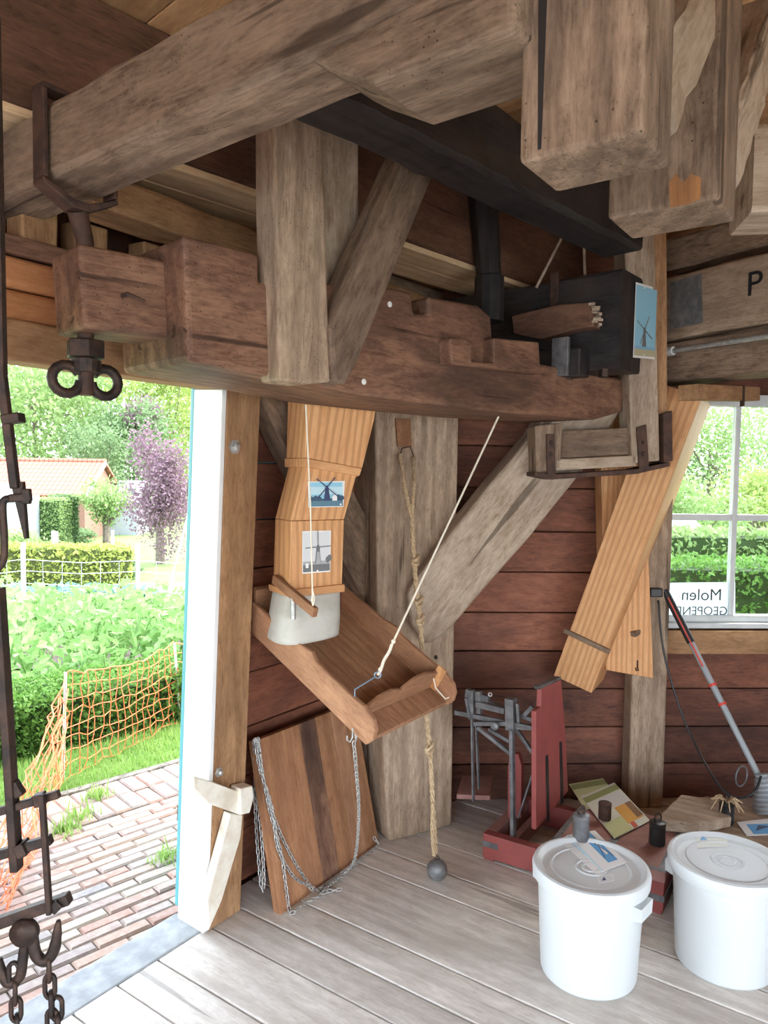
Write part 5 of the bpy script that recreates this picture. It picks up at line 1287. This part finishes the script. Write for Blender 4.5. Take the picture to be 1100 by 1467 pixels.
for k, (px, d, h) in enumerate(((76, 24, 1.35), (80, 24.3, 1.3), (161, 30, .9))):
    m = MB(); p = gp(px, d); m.bar(p, p+UP*h, .1, .1); o = m.build('garden_post', M_post, bevel=.01); tag(o, 'pale square garden post beyond the privet hedge', 'post', 'pale garden posts')
p = gp(98, 24.5); m = MB()
for (a, b) in ((-.2, -.2), (.2, -.2), (-.2, .2), (.2, .2)): m.bar(p+Vector((a, b, 0)), p+Vector((a, b, .42)), .04, .04)
m.box(p+UP*.44, (.25, 0, 0), (0, .25, 0), (0, 0, .02)); m.bar(p+Vector((-.2, .22, .44)), p+Vector((-.2, .22, .75)), .04, .04); m.bar(p+Vector((.2, .22, .44)), p+Vector((.2, .22, .75)), .04, .04); m.bar(p+Vector((-.22, .22, .72)), p+Vector((.22, .22, .72)), .08, .03)
o = m.build('garden_chair', M_white); tag(o, 'small white garden chair on the far lawn', 'chair')
# house
M_hbrick = plain('far_brickwork', (.20, .095, .07), .9, 0, (.26, .14, .10), 30)
def tilemat():
    m, nt, b = newmat('orange_roof_tiles'); br = N(nt, 'ShaderNodeTexBrick'); br.offset = 0
    br.inputs['Color1'].default_value = (.40, .15, .095, 1); br.inputs['Color2'].default_value = (.34, .125, .08, 1); br.inputs['Mortar'].default_value = (.20, .075, .05, 1)
    br.inputs['Scale'].default_value = 1; br.inputs['Brick Width'].default_value = .24; br.inputs['Row Height'].default_value = .3; br.inputs['Mortar Size'].default_value = .03
    nt.links.new(coords(nt, rand=False), br.inputs['Vector']); nt.links.new(br.outputs[0], b.inputs['Base Color']); b.inputs['Roughness'].default_value = .8
    bp = N(nt, 'ShaderNodeBump', i_Strength=.6, i_Distance=.04); nt.links.new(br.outputs['Fac'], bp.inputs['Height']); bp.invert = True; nt.links.new(bp.outputs[0], b.inputs['Normal']); return m
M_tile = tilemat()
hx1 = ray(121, 700).x/ray(121, 700).y*35; hx0 = hx1-6.2; zg = tz(35); ze = P(80, 712, 34.7).z; zr = P(80, 663, 37.2).z
hs_ = thing('brick_house', 'low brick house with orange tiled roof beyond the garden', 'house', Vector(((hx0+hx1)/2, 35, zg)))
m = MB(); m.prism([Vector((hx0, 35, zg)), Vector((hx0, 39.4, zg)), Vector((hx0, 39.4, ze)), Vector((hx0, 37.2, zr-.1)), Vector((hx0, 35, ze))], (hx1-hx0, 0, 0)); m.build('brick_walls', M_hbrick, hs_)
for (ya, yb_, nm) in ((34.7, 37.2, 'front'), (39.7, 37.2, 'rear')):
    a, b = Vector((hx0-.2, ya, ze)), Vector((hx0-.2, yb_, zr)); n_ = Vector((0, -(zr-ze), 2.5)) if ya < 37 else Vector((0, zr-ze, 2.5)); n_.normalize()
    m = MB(); m.prism([a, b, b+n_*.1, a+n_*.1], (hx1-hx0+.4, 0, 0)); o = m.build('roof_slope', M_tile, hs_, grain=(1, 0, 0)); 
    o.data.transform(Matrix.Identity(4))
m = MB(); m.tube([Vector((hx0-.2, 37.2, zr+.12)), Vector((hx1+.2, 37.2, zr+.12))], .11, 8); m.build('ridge', M_tile, hs_)
m = MB(); m.bar(Vector((hx1+.2, 34.7, ze+.05)), Vector((hx1+.2, 37.2, zr+.05)), .06, .2); m.build('barge_board', M_greypl, hs_)
M_dark = plain('dark_opening', (.03, .05, .05), .3)
for (px0, px1, z0, z1, nm, mt) in ((30, 58, .9, 1.75, 'window', M_dark), (85, 92, .0, 1.9, 'door', M_teal)):
    xa, xb = [ray(q, 700).x/ray(q, 700).y*35 for q in (px0, px1)]; m = MB(); m.box(((xa+xb)/2, 34.98, zg+(z0+z1)/2), ((xb-xa)/2, 0, 0), (0, .03, 0), (0, 0, (z1-z0)/2)); m.build(nm, mt, hs_)
gx0, gx1 = [ray(q, 700).x/ray(q, 700).y*38 for q in (150, 196)]; zgh = tz(38)
gh = thing('greenhouse', 'white roofed greenhouse behind the purple plum', 'greenhouse', Vector(((gx0+gx1)/2, 38, zgh)))
m = MB(); m.box(((gx0+gx1)/2, 39, zgh+.9), ((gx1-gx0)/2, 0, 0), (0, 1, 0), (0, 0, .9)); m.build('walls', M_greypl, gh)
m = MB(); zt_, zr_ = P(170, 722, 38).z, P(170, 690, 39).z; m.prism([Vector((gx0-.1, 37.8, zt_)), Vector((gx0-.1, 39.2, zr_)), Vector((gx0-.1, 39.2, zr_+.06)), Vector((gx0-.1, 37.8, zt_+.06))], (gx1-gx0+.2, 0, 0)); rf = m.build('roof', M_white, gh)
m = MB(); m.box(((gx0*.35+gx1*.65), 38.55, (zt_+zr_)/2+.1), (.35, 0, 0), (0, .3, .17), (0, -.02, .03)); m.build('skylight', M_dark, rf)
sx0, sx1 = [ray(q, 700).x/ray(q, 700).y*27 for q in (-40, 20)]
sd_ = thing('garden_shed', 'grey blue garden shed beside the leafy shrubs', 'shed', Vector(((sx0+sx1)/2, 27, tz(27))))
zsr = P(0, 695, 28).z; m = MB(); m.box(((sx0+sx1)/2, 28, (tz(27)+zsr-.4)/2), ((sx1-sx0)/2, 0, 0), (0, 1, 0), (0, 0, (zsr-.4-tz(27))/2)); m.build('walls', M_greypl, sd_, bevel=.02)
m = MB(); m.prism([Vector((sx0-.1, 26.8, zsr-.45)), Vector((sx1+.1, 26.8, zsr-.45)), Vector((sx1-.3, 28, zsr)), Vector((sx0-.1, 28, zsr))], (0, .1, .07)); m.build('roof', M_wirefence, sd_)
# view from the window
hedge('clipped_hedge', 'near clipped green hedge under the window view', Vector((.9, 6.6, tz(6.6))), Vector((4.2, 6.2, tz(6.2))), .7, 1.02, .06, M_lf_hedge, 900, 11, .04)
hedge('clipped_hedge', 'second clipped pale hedge farther from the window', Vector((2.0, 9.6, tz(9.6))), Vector((8.0, 9.2, tz(9.2))), .9, 1.35, .09, M_lf_tree, 420, 12, .05)
R = random.Random(77)
wt = [(960, 24, 3.4, 2.2, M_lf_tree, 'pale bushy tree seen through the window beside the spout'), (1080, 27, 3.8, 2.4, M_lf_tree2, 'yellowish bushy tree seen through the window past the red car'), (1015, 40, 9, 4, M_lf_tree, 'tall hazy tree behind the window'), (1150, 44, 10, 4.5, M_lf_dark, 'tall darker tree beyond the yellowish bushy tree'), (900, 42, 9, 4, M_lf_dark, 'tall darker tree hidden mostly by the pine spouts'), (1060, 13, 1.3, .8, M_lf_yel, 'flowering garden shrub between window hedges')]
for k, (px, d, h, r, mt, lb) in enumerate(wt): tree('garden_tree' if h > 2 else 'garden_shrub', lb, gp(px, d), h, r, h*.42, mt, 6000, .26 if h > 5 else .18, 50+k, zc=h*.55)
M_carred = plain('car_red', (.55, .03, .03), .3)
cp = gp(988, 19); cp.z += 1.0
car = thing('red_car', 'red car parked outside beyond the window hedges', 'car', cp)
m = MB(); m.prism([cp+Vector((x, 0, z)) for x, z in ((-1.0, .25), (1.0, .25), (1.0, .55), (.55, .65), (-.95, .65))], (0, .9, 0)); m.build('car_body', M_carred, car, bevel=.08)
m = MB(); m.prism([cp+Vector((x, .06, z)) for x, z in ((-.8, .65), (.5, .65), (.2, .95), (-.6, .95))], (0, .78, 0)); m.build('car_cabin', M_white, car, bevel=.05)
for a in (-.62, .62):
    for b in (0, .8):
        m = MB(); m.lathe([(.2, 0), (.2, .12)], cp+Vector((a, b, .2)), (0, 1, 0), 18); m.build('wheel', M_blackpl, car)
m = MB(); q = [Vector((cp.x-6, cp.y-1, 0)), Vector((cp.x+6, cp.y-1, 0)), Vector((cp.x+6, cp.y+3, 0)), Vector((cp.x-6, cp.y+3, 0))]
for p in q: p.z = tz(cp.y)-.3
m.prism(q, (0, 0, cp.z-tz(cp.y)+.3)); o = m.build('road_bank', M_grass); tag(o, 'raised grassy road bank carrying the red car', kind='structure')
